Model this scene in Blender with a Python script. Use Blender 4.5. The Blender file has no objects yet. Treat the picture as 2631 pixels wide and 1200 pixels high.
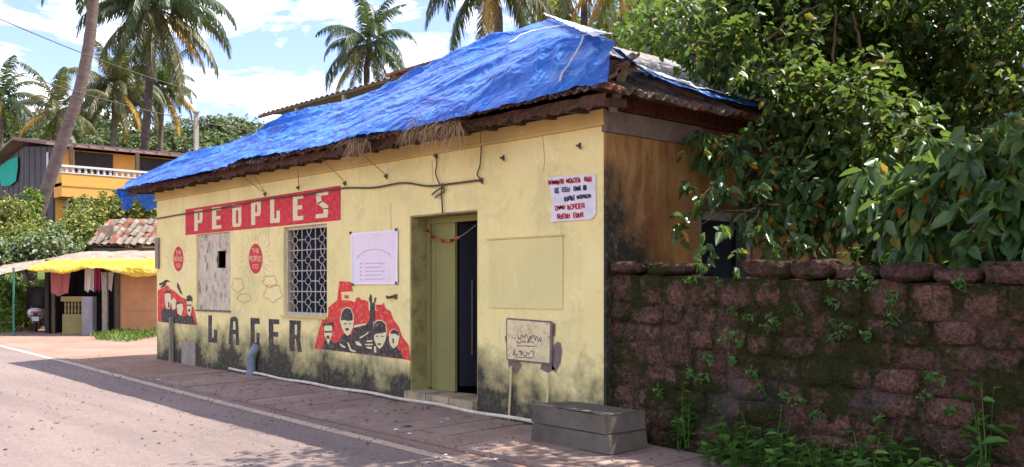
import bpy, math, random
import numpy as np
from mathutils import Vector, noise as mn

R = math.radians
sc = bpy.context.scene
col = sc.collection
random.seed(7)

# ------------------------------------------------------------------ camera, sky, sun, exposure
CAM = np.array([6.85, -7.53, 1.45]); HEAD = R(47.8); FPX = 2439.0; CX, CY = 1315.5, 737.0
FW = np.array([-math.sin(HEAD), math.cos(HEAD), 0.0]); RT = np.array([math.cos(HEAD), math.sin(HEAD), 0.0]); UP = np.array([0, 0, 1.0])
cam = bpy.data.cameras.new('camera'); camo = bpy.data.objects.new('camera', cam); col.objects.link(camo)
camo.location = CAM; camo.rotation_euler = (R(90), 0, HEAD)
cam.sensor_width = 36; cam.lens = FPX / 2631 * 36; cam.shift_y = (CY - 600) / 2631; cam.clip_end = 6000
sc.camera = camo

TO_SUN = Vector((.95, 1.75, 3.46)).normalized()
SUN_EL = math.asin(TO_SUN.z); SUN_ROT = math.atan2(TO_SUN.x, TO_SUN.y)
world = bpy.data.worlds.new('World'); sc.world = world; world.use_nodes = True
wn, wl = world.node_tree.nodes, world.node_tree.links
wn.clear()
wo = wn.new('ShaderNodeOutputWorld'); bg = wn.new('ShaderNodeBackground'); bg.inputs[1].default_value = 0.076
sky = wn.new('ShaderNodeTexSky'); sky.sky_type = 'NISHITA'; sky.sun_disc = False
sky.sun_elevation = SUN_EL; sky.sun_rotation = SUN_ROT; sky.air_density = 1.0; sky.dust_density = .8; sky.ozone_density = 3.0
# broken high cloud: noise on the cloud plane, everywhere in the sky alike
tcw = wn.new('ShaderNodeTexCoord'); sep = wn.new('ShaderNodeSeparateXYZ'); wl.new(tcw.outputs['Generated'], sep.inputs[0])
zc = wn.new('ShaderNodeMath'); zc.operation = 'MAXIMUM'; wl.new(sep.outputs[2], zc.inputs[0]); zc.inputs[1].default_value = 0.0
za = wn.new('ShaderNodeMath'); za.operation = 'ADD'; wl.new(zc.outputs[0], za.inputs[0]); za.inputs[1].default_value = 0.13
dx = wn.new('ShaderNodeMath'); dx.operation = 'DIVIDE'; wl.new(sep.outputs[0], dx.inputs[0]); wl.new(za.outputs[0], dx.inputs[1])
dy = wn.new('ShaderNodeMath'); dy.operation = 'DIVIDE'; wl.new(sep.outputs[1], dy.inputs[0]); wl.new(za.outputs[0], dy.inputs[1])
cmb = wn.new('ShaderNodeCombineXYZ'); wl.new(dx.outputs[0], cmb.inputs[0]); wl.new(dy.outputs[0], cmb.inputs[1])
cn = wn.new('ShaderNodeTexNoise'); cn.inputs['Scale'].default_value = 1.5; cn.inputs['Detail'].default_value = 9; cn.inputs['Roughness'].default_value = .6; cn.inputs['Distortion'].default_value = .5
wl.new(cmb.outputs[0], cn.inputs['Vector'])
cr = wn.new('ShaderNodeValToRGB'); cr.color_ramp.elements[0].position = .475; cr.color_ramp.elements[1].position = .63
wl.new(cn.outputs['Fac'], cr.inputs[0])
mix = wn.new('ShaderNodeMix'); mix.data_type = 'RGBA'; mix.inputs[7].default_value = (11.4, 11.1, 11.1, 1)
tint = wn.new('ShaderNodeMix'); tint.data_type = 'RGBA'; tint.blend_type = 'MULTIPLY'; tint.inputs[0].default_value = 1; tint.inputs[7].default_value = (.96, .86, 1.04, 1); wl.new(sky.outputs[0], tint.inputs[6])
wl.new(cr.outputs[0], mix.inputs[0]); wl.new(tint.outputs[2], mix.inputs[6]); wl.new(mix.outputs[2], bg.inputs[0]); wl.new(bg.outputs[0], wo.inputs[0])

sl = bpy.data.lights.new('sun', 'SUN'); sl.energy = 2.6; sl.angle = R(.55); sl.color = (1, .93, .82)
so = bpy.data.objects.new('sun', sl); col.objects.link(so); so.location = (0, 0, 30)
so.rotation_euler = TO_SUN.to_track_quat('Z', 'Y').to_euler()
vs = sc.view_settings; vs.view_transform = 'Standard'; vs.look = 'None'; vs.exposure = 2.15; vs.gamma = 1; vs.use_curve_mapping = False
sc.render.engine = 'CYCLES'; sc.cycles.use_denoising = True
sc.cycles.max_bounces = 8; sc.cycles.diffuse_bounces = 4; sc.cycles.transmission_bounces = 4; sc.cycles.glossy_bounces = 2

# ------------------------------------------------------------------ measuring helpers (photo pixel -> place in the world)
def ray(px, py): return FW + RT * ((px - CX) / FPX) + UP * ((CY - py) / FPX)
def D(px, py, d): return CAM + ray(px, py) * d
def F(px, py, y=0.0): r = ray(px, py); return CAM + r * ((y - CAM[1]) / r[1])
def S(px, py, x=0.0): r = ray(px, py); return CAM + r * ((x - CAM[0]) / r[0])
def sm(a, b, t): t = min(max((t - a) / (b - a), 0), 1); return t * t * (3 - 2 * t)
def gz(x, y):
    z = -0.0133 * min(max(x + 12, 0), 24) - 0.02 * min(max(-y, 0), 4)
    f = (x - CAM[0]) * FW[0] + (y - CAM[1]) * FW[1]; r = (x - CAM[0]) * RT[0] + (y - CAM[1]) * RT[1]
    if f > 31:
        wl_ = 1 - sm(-9, -3, r)
        z += wl_ * (sm(31.5, 35, f) * 1.6 + sm(34, 42, f) * 1.2 + sm(40, 85, f) * 4.0)
    return z
def G(px, py):
    z = 0.0
    for i in range(25):
        r = ray(px, py); p = CAM + r * ((z - CAM[2]) / r[2]); z = gz(p[0], p[1])
    return p

# ------------------------------------------------------------------ materials
MATS = {}
def newmat(name):
    m = bpy.data.materials.new(name); m.use_nodes = True; MATS[name] = m
    nt = m.node_tree; b = nt.nodes['Principled BSDF']; return m, nt, nt.nodes, nt.links, b
def rgba(c): return (c[0], c[1], c[2], 1)
def ncoord(nt, scale=(1, 1, 1), obj=False):
    n, l = nt.nodes, nt.links
    mp = n.new('ShaderNodeMapping'); mp.inputs['Scale'].default_value = scale
    if obj:
        t = n.new('ShaderNodeTexCoord'); l.new(t.outputs['Object'], mp.inputs[0])
    else:
        g = n.new('ShaderNodeNewGeometry'); l.new(g.outputs['Position'], mp.inputs[0])
    return mp.outputs[0]
def nnoise(nt, vec, scale, detail=6, rough=.6, dist=0):
    t = nt.nodes.new('ShaderNodeTexNoise'); t.inputs['Scale'].default_value = scale; t.inputs['Detail'].default_value = detail
    t.inputs['Roughness'].default_value = rough; t.inputs['Distortion'].default_value = dist
    nt.links.new(vec, t.inputs['Vector']); return t.outputs['Fac']
def nramp(nt, fac, stops):
    r = nt.nodes.new('ShaderNodeValToRGB'); e = r.color_ramp.elements
    while len(e) < len(stops): e.new(.5)
    for q, (p, c) in zip(e, stops):
        q.position = p; q.color = rgba(c) if hasattr(c, '__len__') else (c, c, c, 1)
    nt.links.new(fac, r.inputs[0]); return r.outputs[0]
def nmix(nt, fac, a, b, mode='MIX'):
    m = nt.nodes.new('ShaderNodeMix'); m.data_type = 'RGBA'; m.blend_type = mode
    for k, v in ((0, fac), (6, a), (7, b)):
        if isinstance(v, (int, float)): m.inputs[k].default_value = v
        elif isinstance(v, tuple): m.inputs[k].default_value = rgba(v)
        else: nt.links.new(v, m.inputs[k])
    return m.outputs[2]
def nmath(nt, op, a, b=None, clamp=False):
    m = nt.nodes.new('ShaderNodeMath'); m.operation = op; m.use_clamp = clamp
    for k, v in ((0, a), (1, b)):
        if v is None: continue
        if isinstance(v, (int, float)): m.inputs[k].default_value = v
        else: nt.links.new(v, m.inputs[k])
    return m.outputs[0]
def nbump(nt, b, h, strength=.3, dist=.02):
    n = nt.nodes.new('ShaderNodeBump'); n.inputs['Strength'].default_value = strength; n.inputs['Distance'].default_value = dist
    nt.links.new(h, n.inputs['Height']); nt.links.new(n.outputs[0], b.inputs['Normal'])
def island(nt):
    g = nt.nodes.new('ShaderNodeNewGeometry'); return g.outputs['Random Per Island']
def objrand(nt):
    g = nt.nodes.new('ShaderNodeObjectInfo'); return g.outputs['Random']

def pmat(name, c1, c2, scale=4, rough=.85, bump=.3, bdist=.01, stretch=(1, 1, 1), c3=None, s3=30, f3=.35, obj=False, metal=0, spec=.3, rnd=0, lo=.35, hi=.65):
    m, nt, n, l, b = newmat(name)
    v = ncoord(nt, stretch, obj)
    f = nnoise(nt, v, scale); c = nramp(nt, f, [(lo, c1), (hi, c2)])
    if c3 is not None:
        f2 = nnoise(nt, v, s3, 4, .7); c = nmix(nt, nramp(nt, f2, [(.5, 0.0), (.72, f3)]), c, c3)
    if rnd:
        o = objrand(nt); c = nmix(nt, 1.0, c, nramp(nt, o, [(0, 1 - rnd), (1, 1.0)]), 'MULTIPLY')
    l.new(c, b.inputs['Base Color']); b.inputs['Roughness'].default_value = rough; b.inputs['Metallic'].default_value = metal
    b.inputs['Specular IOR Level'].default_value = spec
    if bump: nbump(nt, b, nnoise(nt, v, s3, 6, .7), bump, bdist)
    return m
def leafmat(name, stops, trans=.3, rough=.45, spec=.4):
    m, nt, n, l, b = newmat(name)
    c = nramp(nt, island(nt), stops)
    l.new(c, b.inputs['Base Color']); b.inputs['Roughness'].default_value = rough; b.inputs['Specular IOR Level'].default_value = spec
    t = n.new('ShaderNodeBsdfTranslucent'); tc = nmix(nt, .45, c, (.24, .36, .05)); l.new(tc, t.inputs[0])
    ms = n.new('ShaderNodeMixShader'); ms.inputs[0].default_value = trans
    l.new(b.outputs[0], ms.inputs[1]); l.new(t.outputs[0], ms.inputs[2]); l.new(ms.outputs[0], n['Material Output'].inputs[0])
    return m

# ------------------------------------------------------------------ mesh helpers
def addobj(name, me, parent=None):
    o = bpy.data.objects.new(name, me); col.objects.link(o)
    if parent is not None: o.parent = parent
    return o
class MB:
    def __init__(s): s.v = []; s.f = []
    def box(s, x0, x1, y0, y1, z0, z1):
        k = len(s.v)
        s.v += [(x0, y0, z0), (x1, y0, z0), (x1, y1, z0), (x0, y1, z0), (x0, y0, z1), (x1, y0, z1), (x1, y1, z1), (x0, y1, z1)]
        s.f += [tuple(k + i for i in q) for q in ((3, 2, 1, 0), (4, 5, 6, 7), (0, 1, 5, 4), (1, 2, 6, 5), (2, 3, 7, 6), (3, 0, 4, 7))]
        return s
    def bar(s, a, b, w, h, up=(0, 0, 1)):
        a, b = Vector(a), Vector(b); d = (b - a).normalized(); u = Vector(up)
        x = d.cross(u)
        if x.length < 1e-4: x = d.cross(Vector((1, 0, 0)))
        x.normalize(); y = x.cross(d).normalized(); k = len(s.v)
        for p in (a, b):
            for i, j in ((-1, -1), (1, -1), (1, 1), (-1, 1)): s.v.append(tuple(p + x * (i * w / 2) + y * (j * h / 2)))
        s.f += [tuple(k + i for i in q) for q in ((3, 2, 1, 0), (4, 5, 6, 7), (0, 1, 5, 4), (1, 2, 6, 5), (2, 3, 7, 6), (3, 0, 4, 7))]
        return s
    def tube(s, pts, r, n=6, caps=True):
        pts = [Vector(p) for p in pts]; N = len(pts)
        rs = r if hasattr(r, '__len__') else [r] * N
        k = len(s.v); ref = None
        for i, p in enumerate(pts):
            t = (pts[min(i + 1, N - 1)] - pts[max(i - 1, 0)])
            t = t.normalized() if t.length > 1e-9 else Vector((0, 0, 1))
            if ref is None:
                ref = t.cross(Vector((0, 0, 1)))
                if ref.length < .05: ref = t.cross(Vector((1, 0, 0)))
            ref = (ref - t * ref.dot(t)); ref.normalize(); w = t.cross(ref)
            for j in range(n):
                an = 2 * math.pi * j / n; s.v.append(tuple(p + (ref * math.cos(an) + w * math.sin(an)) * rs[i]))
        for i in range(N - 1):
            for j in range(n):
                a = k + i * n + j; b = k + i * n + (j + 1) % n; s.f.append((a, b, b + n, a + n))
        if caps:
            s.f.append(tuple(k + j for j in reversed(range(n)))); s.f.append(tuple(k + (N - 1) * n + j for j in range(n)))
        return s
    def ngon(s, pts):
        k = len(s.v); s.v += [tuple(p) for p in pts]; s.f.append(tuple(range(k, k + len(pts)))); return s
    def grid(s, fn, nu, nv):
        k = len(s.v)
        for j in range(nv + 1):
            for i in range(nu + 1): s.v.append(tuple(fn(i / nu, j / nv)))
        for j in range(nv):
            for i in range(nu):
                a = k + j * (nu + 1) + i; s.f.append((a, a + 1, a + nu + 2, a + nu + 1))
        return s
    def lathe(s, prof, c=(0, 0, 0), n=10):
        k = len(s.v)
        for r, z in prof:
            for j in range(n):
                an = 2 * math.pi * j / n; s.v.append((c[0] + r * math.cos(an), c[1] + r * math.sin(an), c[2] + z))
        for i in range(len(prof) - 1):
            for j in range(n):
                a = k + i * n + j; b = k + i * n + (j + 1) % n; s.f.append((a, b, b + n, a + n))
        s.f.append(tuple(k + j for j in reversed(range(n)))); s.f.append(tuple(k + (len(prof) - 1) * n + j for j in range(n)))
        return s
    def wall(s, x0, x1, z0, z1, y0, y1, holes, ax='x'):
        """slab between y0 and y1 with rectangular openings (a0,a1,c0,c1), reveals included"""
        xs = sorted({x0, x1} | {h[0] for h in holes} | {h[1] for h in holes}); zs = sorted({z0, z1} | {h[2] for h in holes} | {h[3] for h in holes})
        T = (lambda a, b, c: (a, b, c)) if ax == 'x' else (lambda a, b, c: (b, a, c))
        def solid(i, j):
            if i < 0 or j < 0 or i >= len(xs) - 1 or j >= len(zs) - 1: return False
            mx, mz = (xs[i] + xs[i + 1]) / 2, (zs[j] + zs[j + 1]) / 2
            return not any(h[0] < mx < h[1] and h[2] < mz < h[3] for h in holes)
        idx = {}
        def vid(i, j, y):
            key = (i, j, y)
            if key not in idx: idx[key] = len(s.v); s.v.append(T(xs[i], y, zs[j]))
            return idx[key]
        for i in range(len(xs) - 1):
            for j in range(len(zs) - 1):
                if not solid(i, j): continue
                s.f.append((vid(i, j, y0), vid(i + 1, j, y0), vid(i + 1, j + 1, y0), vid(i, j + 1, y0)))
                s.f.append((vid(i, j, y1), vid(i, j + 1, y1), vid(i + 1, j + 1, y1), vid(i + 1, j, y1)))
                for di, dj, a, b in ((-1, 0, (i, j), (i, j + 1)), (1, 0, (i + 1, j), (i + 1, j + 1)), (0, -1, (i, j), (i + 1, j)), (0, 1, (i, j + 1), (i + 1, j + 1))):
                    if not solid(i + di, j + dj): s.f.append((vid(*a, y0), vid(*b, y0), vid(*b, y1), vid(*a, y1)))
        return s
    def mesh(s, name, mat, smooth=False):
        me = bpy.data.meshes.new(name); me.from_pydata([tuple(map(float, p)) for p in s.v], [], s.f)
        for m in (mat if isinstance(mat, (list, tuple)) else [mat]):
            if m: me.materials.append(MATS[m])
        if smooth: me.polygons.foreach_set('use_smooth', [True] * len(me.polygons))
        me.update(); return me
    def build(s, name, mat, parent=None, smooth=False): return addobj(name, s.mesh(name, mat, smooth), parent)
def tag(o, label, cat, group=None):
    o['label'] = label; o['category'] = cat
    if group: o['group'] = group
    return o
def thing(name, label, cat, loc=(0, 0, 0), rz=0, group=None):
    o = bpy.data.objects.new(name, None); o.empty_display_size = .2; col.objects.link(o)
    o.location = tuple(map(float, loc)); o.rotation_euler = (0, 0, rz); return tag(o, label, cat, group)
def struct(o, kind='structure'): o['kind'] = kind; return o
def fbm(x, y, z=0., o=4): return mn.fractal(Vector((x, y, z)), 1.0, 2.0, o)

# ------------------------------------------------------------------ material palette
# -- wall plaster, yellow limewash, grown-over foot
def plaster(name, ca, cb, cc, foot=True, foot_h=.62, streak=None, foot_col=(.026, .024, .019), ygrad=0, grime=False):
    m, nt, n, l, b = newmat(name)
    v = ncoord(nt)
    big = nnoise(nt, v, .9, 5, .6, .4); c = nramp(nt, big, [(.3, ca), (.5, cb), (.7, cc)])
    # vertical wash streaks
    vs_ = ncoord(nt, (5, 5, .35)); st = nnoise(nt, vs_, 1.5, 5, .65)
    c = nmix(nt, nramp(nt, st, [(.5, 0.0), (.8, .28)]), c, tuple(x * .72 for x in cb))
    # fine specks and chips
    sp = nnoise(nt, v, 26, 5, .75); c = nmix(nt, nramp(nt, sp, [(.66, 0.0), (.74, .55)]), c, (.30, .24, .13))
    pk = nnoise(nt, v, 3.2, 6, .7, .6); c = nmix(nt, nramp(nt, pk, [(.6, 0.0), (.68, .5)]), c, tuple(min(1, x * 1.14) for x in ca))
    if grime:
        g1 = nnoise(nt, v, 1.6, 7, .72, .8); c = nmix(nt, nramp(nt, g1, [(.54, 0.0), (.70, .42)]), c, (.50, .42, .22))
        g2 = nnoise(nt, ncoord(nt, (2.2, 2.2, .16)), 2.0, 6, .7, .2); c = nmix(nt, nramp(nt, g2, [(.60, 0.0), (.74, .5)]), c, (.36, .29, .15))
        g3 = nnoise(nt, v, 7, 7, .8, .5); c = nmix(nt, nramp(nt, g3, [(.54, 0.0), (.66, .6)]), c, (.85, .77, .45))
        g4 = nnoise(nt, v, 11, 6, .8, .4); c = nmix(nt, nramp(nt, g4, [(.66, 0.0), (.72, .7)]), c, (.40, .31, .19))
    if streak:
        s2 = nnoise(nt, ncoord(nt, (2.6, 2.6, .40)), 1.7, 7, .72, .6); c = nmix(nt, nramp(nt, s2, [(.46, 0.0), (.62, .85)]), c, streak)
        s3_ = nnoise(nt, v, 4, 7, .75, .6); c = nmix(nt, nramp(nt, s3_, [(.52, 0.0), (.66, .6)]), c, (.30, .20, .12))
    if foot:
        sp_ = n.new('ShaderNodeSeparateXYZ'); g = n.new('ShaderNodeNewGeometry'); l.new(g.outputs['Position'], sp_.inputs[0])
        h = nmath(nt, 'ADD', sp_.outputs[2], nmath(nt, 'MULTIPLY', sp_.outputs[0], .0133)); h = nmath(nt, 'ADD', h, .16)
        if ygrad: h = nmath(nt, 'ADD', h, nmath(nt, 'MULTIPLY', sp_.outputs[1], ygrad))
        e = nnoise(nt, v, 1.3, 4, .6); e2 = nnoise(nt, v, 5, 8, .78)
        h = nmath(nt, 'SUBTRACT', h, nmath(nt, 'MULTIPLY', nmath(nt, 'SUBTRACT', e, .5), 1.6)); h = nmath(nt, 'SUBTRACT', h, nmath(nt, 'MULTIPLY', nmath(nt, 'SUBTRACT', e2, .5), .9))
        fm = nramp(nt, nmath(nt, 'MULTIPLY', h, .25), [((foot_h - .30) / 4, 1.0), ((foot_h + .34) / 4, 0.0)])
        d2 = nnoise(nt, v, 14, 6, .75); dk = nramp(nt, d2, [(.3, foot_col), (.52, tuple(x * 2.2 for x in foot_col)), (.78, (.20, .17, .11))])
        c = nmix(nt, nmath(nt, 'MULTIPLY', fm, nramp(nt, nnoise(nt, v, 9, 6, .8), [(.22, .6), (.42, .99)])), c, dk)
    l.new(c, b.inputs['Base Color']); b.inputs['Roughness'].default_value = .93; b.inputs['Specular IOR Level'].default_value = .15
    hh = nmath(nt, 'ADD', nnoise(nt, v, 5, 5, .6), nmath(nt, 'MULTIPLY', nnoise(nt, v, 45, 4, .7), .35)); nbump(nt, b, hh, .5, .02)
    return m
plaster('yellow_plaster', (.83, .71, .35), (.80, .67, .29), (.65, .58, .26), foot_h=.52, grime=True)
plaster('yellow_repaint', (.76, .64, .29), (.71, .61, .27), (.64, .57, .26), foot=False)
plaster('cornice_plaster', (.66, .50, .20), (.60, .45, .17), (.52, .41, .17), foot=False)
plaster('orange_plaster', (.40, .24, .08), (.33, .19, .068), (.24, .15, .07), foot=True, foot_h=2.8, ygrad=.95, streak=(.20, .075, .035), foot_col=(.018, .016, .013))
plaster('olive_wood', (.27, .25, .085), (.24, .22, .08), (.20, .19, .075), foot=False)
pmat('reveal_shade_plaster', (.36, .31, .12), (.24, .21, .085), 2.2, c3=(.07, .055, .03), s3=6, f3=.7)  # olive darkening paints in the shade of the deep doorway
pmat('red_paint', (.62, .035, .05), (.50, .03, .045), 3, .85, .3, c3=(.72, .26, .17), s3=15, f3=.5)
pmat('orange_red_paint', (.68, .05, .03), (.58, .035, .045), 3, .8, .2, c3=(.78, .34, .18), s3=14, f3=.8)
pmat('black_paint', (.04, .032, .034), (.075, .058, .055), 5, .9, .2, c3=(.34, .27, .16), s3=17, f3=.7)
pmat('cream_paint', (.76, .66, .38), (.68, .6, .34), 6, .85, .2, c3=(.5, .4, .24), s3=25)
pmat('faded_red_line', (.66, .26, .16), (.70, .42, .24), 9, .9, .1)
pmat('brown_board', (.075, .035, .025), (.15, .07, .045), 3, .95, .9, .03, (9, 9, .8), c3=(.26, .16, .10), s3=14, f3=.7)
pmat('dark_wood', (.06, .042, .03), (.13, .09, .06), 6, .85, .5, stretch=(3, 3, 1))
pmat('grey_wood', (.20, .17, .13), (.32, .27, .2), 6, .85, .5, stretch=(4, 4, 1))
pmat('terracotta', (.22, .085, .05), (.34, .14, .085), 3, .9, .5, c3=(.04, .04, .032), s3=7, f3=.95, rnd=.55)
pmat('grey_tile', (.16, .13, .10), (.30, .24, .19), 5, .9, .5, c3=(.05, .05, .04), s3=9, f3=.8, rnd=.45)
pmat('mould_panel', (.62, .53, .39), (.50, .42, .31), 3, .9, .3, c3=(.05, .04, .03), s3=9, f3=1.0, stretch=(1, 1, .6))
pmat('grille_paint', (.52, .47, .38), (.40, .35, .28), 8, .6, .1)
pmat('window_dark', (.010, .013, .024), (.016, .02, .036), 2, .8, 0, spec=.1)
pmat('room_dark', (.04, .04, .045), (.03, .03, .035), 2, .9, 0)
pmat('navy_paint', (.008, .010, .02), (.012, .014, .026), 4, .6, .1)
pmat('poster', (.74, .66, .72), (.78, .62, .66), 1.6, .55, .25, .01, c3=(.68, .36, .40), s3=2.4, f3=.35)
pmat('poster_edge', (.80, .77, .80), (.76, .72, .76), 3, .5, 0)
pmat('notice', (.70, .68, .70), (.62, .6, .63), 4, .6, .1, c3=(.5, .42, .36), s3=8)
pmat('notice_red', (.55, .04, .07), (.62, .12, .14), 25, .7, 0)
pmat('notice_blue', (.09, .07, .18), (.16, .13, .22), 25, .7, 0)
pmat('ink', (.05, .05, .06), (.09, .09, .10), 15, .7, 0)
pmat('faint_print', (.56, .40, .48), (.50, .44, .50), 15, .7, 0)
pmat('hatch_board', (.74, .60, .35), (.64, .52, .30), 4, .85, .3, c3=(.2, .15, .09), s3=16, f3=.6)
pmat('bare_cement', (.22, .16, .135), (.15, .115, .10), 8, .95, .6)
pmat('pvc_cream', (.62, .52, .30), (.52, .42, .22), 5, .5, .05)
pmat('pvc_white', (.66, .58, .48), (.50, .42, .34), 9, .6, .1, c3=(.25, .16, .1), s3=14)
pmat('pvc_blue', (.14, .18, .21), (.22, .25, .27), 8, .6, .2, c3=(.06, .06, .05), s3=12)
pmat('patch_grey', (.34, .27, .20), (.20, .19, .19), 5, .9, .3, c3=(.42, .34, .2), s3=9, f3=.7)
pmat('wire', (.07, .055, .045), (.13, .10, .08), 20, .8, 0)
pmat('string', (.30, .24, .18), (.20, .15, .1), 20, .8, 0)
pmat('rope_white', (.72, .68, .62), (.6, .55, .5), 20, .8, 0)
pmat('straw', (.34, .22, .11), (.20, .13, .07), 14, .9, 0)
pmat('marigold', (.55, .10, .02), (.35, .07, .03), 14, .8, 0)
pmat('dry_bloom', (.05, .03, .03), (.10, .06, .05), 14, .9, 0)
pmat('concrete_slab', (.24, .165, .135), (.31, .22, .185), 2.3, .95, .5, .008, c3=(.12, .085, .07), s3=24, f3=.6, rnd=.18)
pmat('concrete_block', (.085, .072, .058), (.15, .125, .10), 3, .95, .8, .012, c3=(.09, .08, .06), s3=34, f3=.6, rnd=.1)
pmat('step_stone', (.40, .31, .19), (.30, .24, .15), 3, .95, .5, c3=(.10, .10, .09), s3=6, f3=.8)
pmat('line_paint', (.47, .36, .27), (.37, .27, .21), 6, .9, .4, .004, c3=(.24, .17, .14), s3=18, f3=.85)
pmat('paper', (.75, .75, .78), (.6, .6, .64), 30, .7, 0)
pmat('bark_palm', (.12, .088, .078), (.185, .135, .115), 2, .95, .9, .05, (1, 1, 3), c3=(.10, .075, .065), s3=5, f3=.8)
pmat('bark_dark', (.06, .045, .045), (.10, .078, .07), 2, .95, .9, .05, (1, 1, 3), c3=(.04, .03, .03), s3=5, f3=.8)
pmat('bark', (.13, .095, .065), (.22, .17, .12), 3, .95, .9, .03, (2, 2, .6))
pmat('twig', (.14, .11, .07), (.22, .17, .11), 6, .9, .2)
pmat('tin_brown', (.13, .095, .075), (.20, .14, .11), 1.2, .7, .2, c3=(.26, .16, .12), s3=6, f3=.6)
pmat('tin_grey', (.27, .25, .24), (.38, .35, .33), 1.5, .75, .3, c3=(.10, .085, .07), s3=5, f3=.8)
pmat('house_yellow', (.70, .36, .07), (.62, .33, .09), 1, .9, .1, c3=(.45, .28, .1), s3=3)
pmat('house_white', (.66, .64, .64), (.58, .55, .54), 2, .8, .1)
pmat('cladding', (.055, .045, .055), (.085, .07, .075), 1.5, .8, .3, stretch=(3, 3, .4))
pmat('net_teal', (.0, .27, .20), (.0, .34, .25), 2, .8, .2)
pmat('roof_rust', (.19, .12, .11), (.27, .17, .15), 1.3, .85, .2, c3=(.36, .25, .21), s3=4)
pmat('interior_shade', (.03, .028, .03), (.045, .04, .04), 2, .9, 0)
pmat('shack_orange', (.52, .25, .11), (.44, .21, .10), 1.5, .85, .2, c3=(.28, .16, .09), s3=5)
pmat('shack_olive', (.26, .22, .08), (.32, .26, .10), 3, .9, .2, c3=(.12, .1, .06), s3=8)
pmat('shack_post', (.27, .25, .26), (.20, .19, .2), 3, .9, .3)
pmat('cloth_red', (.34, .10, .10), (.44, .15, .14), 4, .9, .3, stretch=(6, 6, .5))
pmat('cloth_white', (.62, .56, .52), (.7, .66, .62), 4, .9, .3, stretch=(6, 6, .5))
pmat('cloth_magenta', (.35, .03, .09), (.28, .03, .08), 4, .9, .3, stretch=(6, 6, .5))
pmat('scooter_white', (.55, .52, .54), (.62, .58, .60), 3, .35, 0, spec=.5)
pmat('scooter_red', (.36, .03, .06), (.30, .02, .05), 3, .3, 0, spec=.5)
pmat('black_plastic', (.022, .02, .022), (.035, .03, .032), 5, .5, 0)
pmat('rubber', (.02, .02, .02), (.035, .032, .03), 9, .85, 0)
pmat('chrome', (.6, .6, .62), (.5, .5, .52), 9, .3, 0, metal=.9)
pmat('green_metal', (.03, .14, .09), (.05, .18, .12), 5, .6, 0)
pmat('dish_grey', (.50, .50, .49), (.42, .42, .41), 3, .6, .1)
pmat('blue_plastic', (.02, .16, .42), (.03, .2, .5), 3, .45, 0)
pmat('window_frame_blue', (.20, .23, .27), (.27, .30, .33), 5, .7, .2)
pmat('pane', (.05, .06, .07), (.08, .09, .10), 2, .2, 0, spec=.5)
pmat('concrete_pole', (.36, .31, .27), (.30, .26, .22), 2, .9, .2)
pmat('coconut', (.10, .12, .03), (.16, .12, .04), 4, .7, .1)

# tarpaulins: woven plastic with a little sheen
def tarp(name, c1, c2, c3, rough=.42):
    m, nt, n, l, b = newmat(name)
    v = ncoord(nt); f = nnoise(nt, v, 1.3, 5, .6, .5); c = nramp(nt, f, [(.3, c1), (.5, c2), (.72, c3)])
    v2 = ncoord(nt, (.5, 1.6, 1.6)); f2 = nnoise(nt, v2, 5, 6, .7); c = nmix(nt, nramp(nt, f2, [(.52, 0.0), (.78, .6)]), c, tuple(min(1, x * 1.35 + .02) for x in c3))
    d = nnoise(nt, v, 40, 4, .7); c = nmix(nt, nramp(nt, d, [(.6, 0.0), (.75, .35)]), c, (.26, .22, .20))
    l.new(c, b.inputs['Base Color']); b.inputs['Roughness'].default_value = rough; b.inputs['Specular IOR Level'].default_value = .35
    cr_ = n.new('ShaderNodeTexNoise'); cr_.noise_type = 'RIDGED_MULTIFRACTAL'; cr_.inputs['Scale'].default_value = 2.2; cr_.inputs['Detail'].default_value = 4
    l.new(v2, cr_.inputs['Vector'])
    wn_ = n.new('ShaderNodeTexNoise'); wn_.inputs['Scale'].default_value = 1.6; wn_.inputs['Detail'].default_value = 3; l.new(v, wn_.inputs['Vector'])
    wa = n.new('ShaderNodeVectorMath'); wa.operation = 'ADD'; l.new(ncoord(nt, (.55, 1.5, 1.5)), wa.inputs[0]); l.new(wn_.outputs['Color'], wa.inputs[1])
    hs = nmath(nt, 'MULTIPLY', cr_.outputs['Fac'], .5)
    for sc_, am in ((1.7, 1.3), (4.6, .35), (12, .07)):
        vv = n.new('ShaderNodeTexVoronoi'); vv.feature = 'DISTANCE_TO_EDGE'; vv.inputs['Scale'].default_value = sc_; l.new(wa.outputs[0], vv.inputs['Vector']); hs = nmath(nt, 'ADD', hs, nmath(nt, 'MULTIPLY', vv.outputs['Distance'], -am * 2))
    nbump(nt, b, hs, 1.0, .05)
    t = n.new('ShaderNodeBsdfTranslucent'); l.new(c, t.inputs[0]); ms = n.new('ShaderNodeMixShader'); ms.inputs[0].default_value = .12
    l.new(b.outputs[0], ms.inputs[1]); l.new(t.outputs[0], ms.inputs[2]); l.new(ms.outputs[0], n['Material Output'].inputs[0])
tarp('tarp_blue', (.005, .065, .36), (.010, .11, .48), (.03, .19, .60))
tarp('tarp_sun_pale', (.55, .58, .66), (.62, .64, .70), (.68, .68, .72))  # glare of the sun on the tarpaulin, put into the colour
tarp('tarp_yellow', (.52, .32, .01), (.60, .40, .02), (.62, .48, .16), .7)
tarp('sheet_pale', (.22, .15, .12), (.30, .22, .17), (.40, .32, .25), .8)

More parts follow.
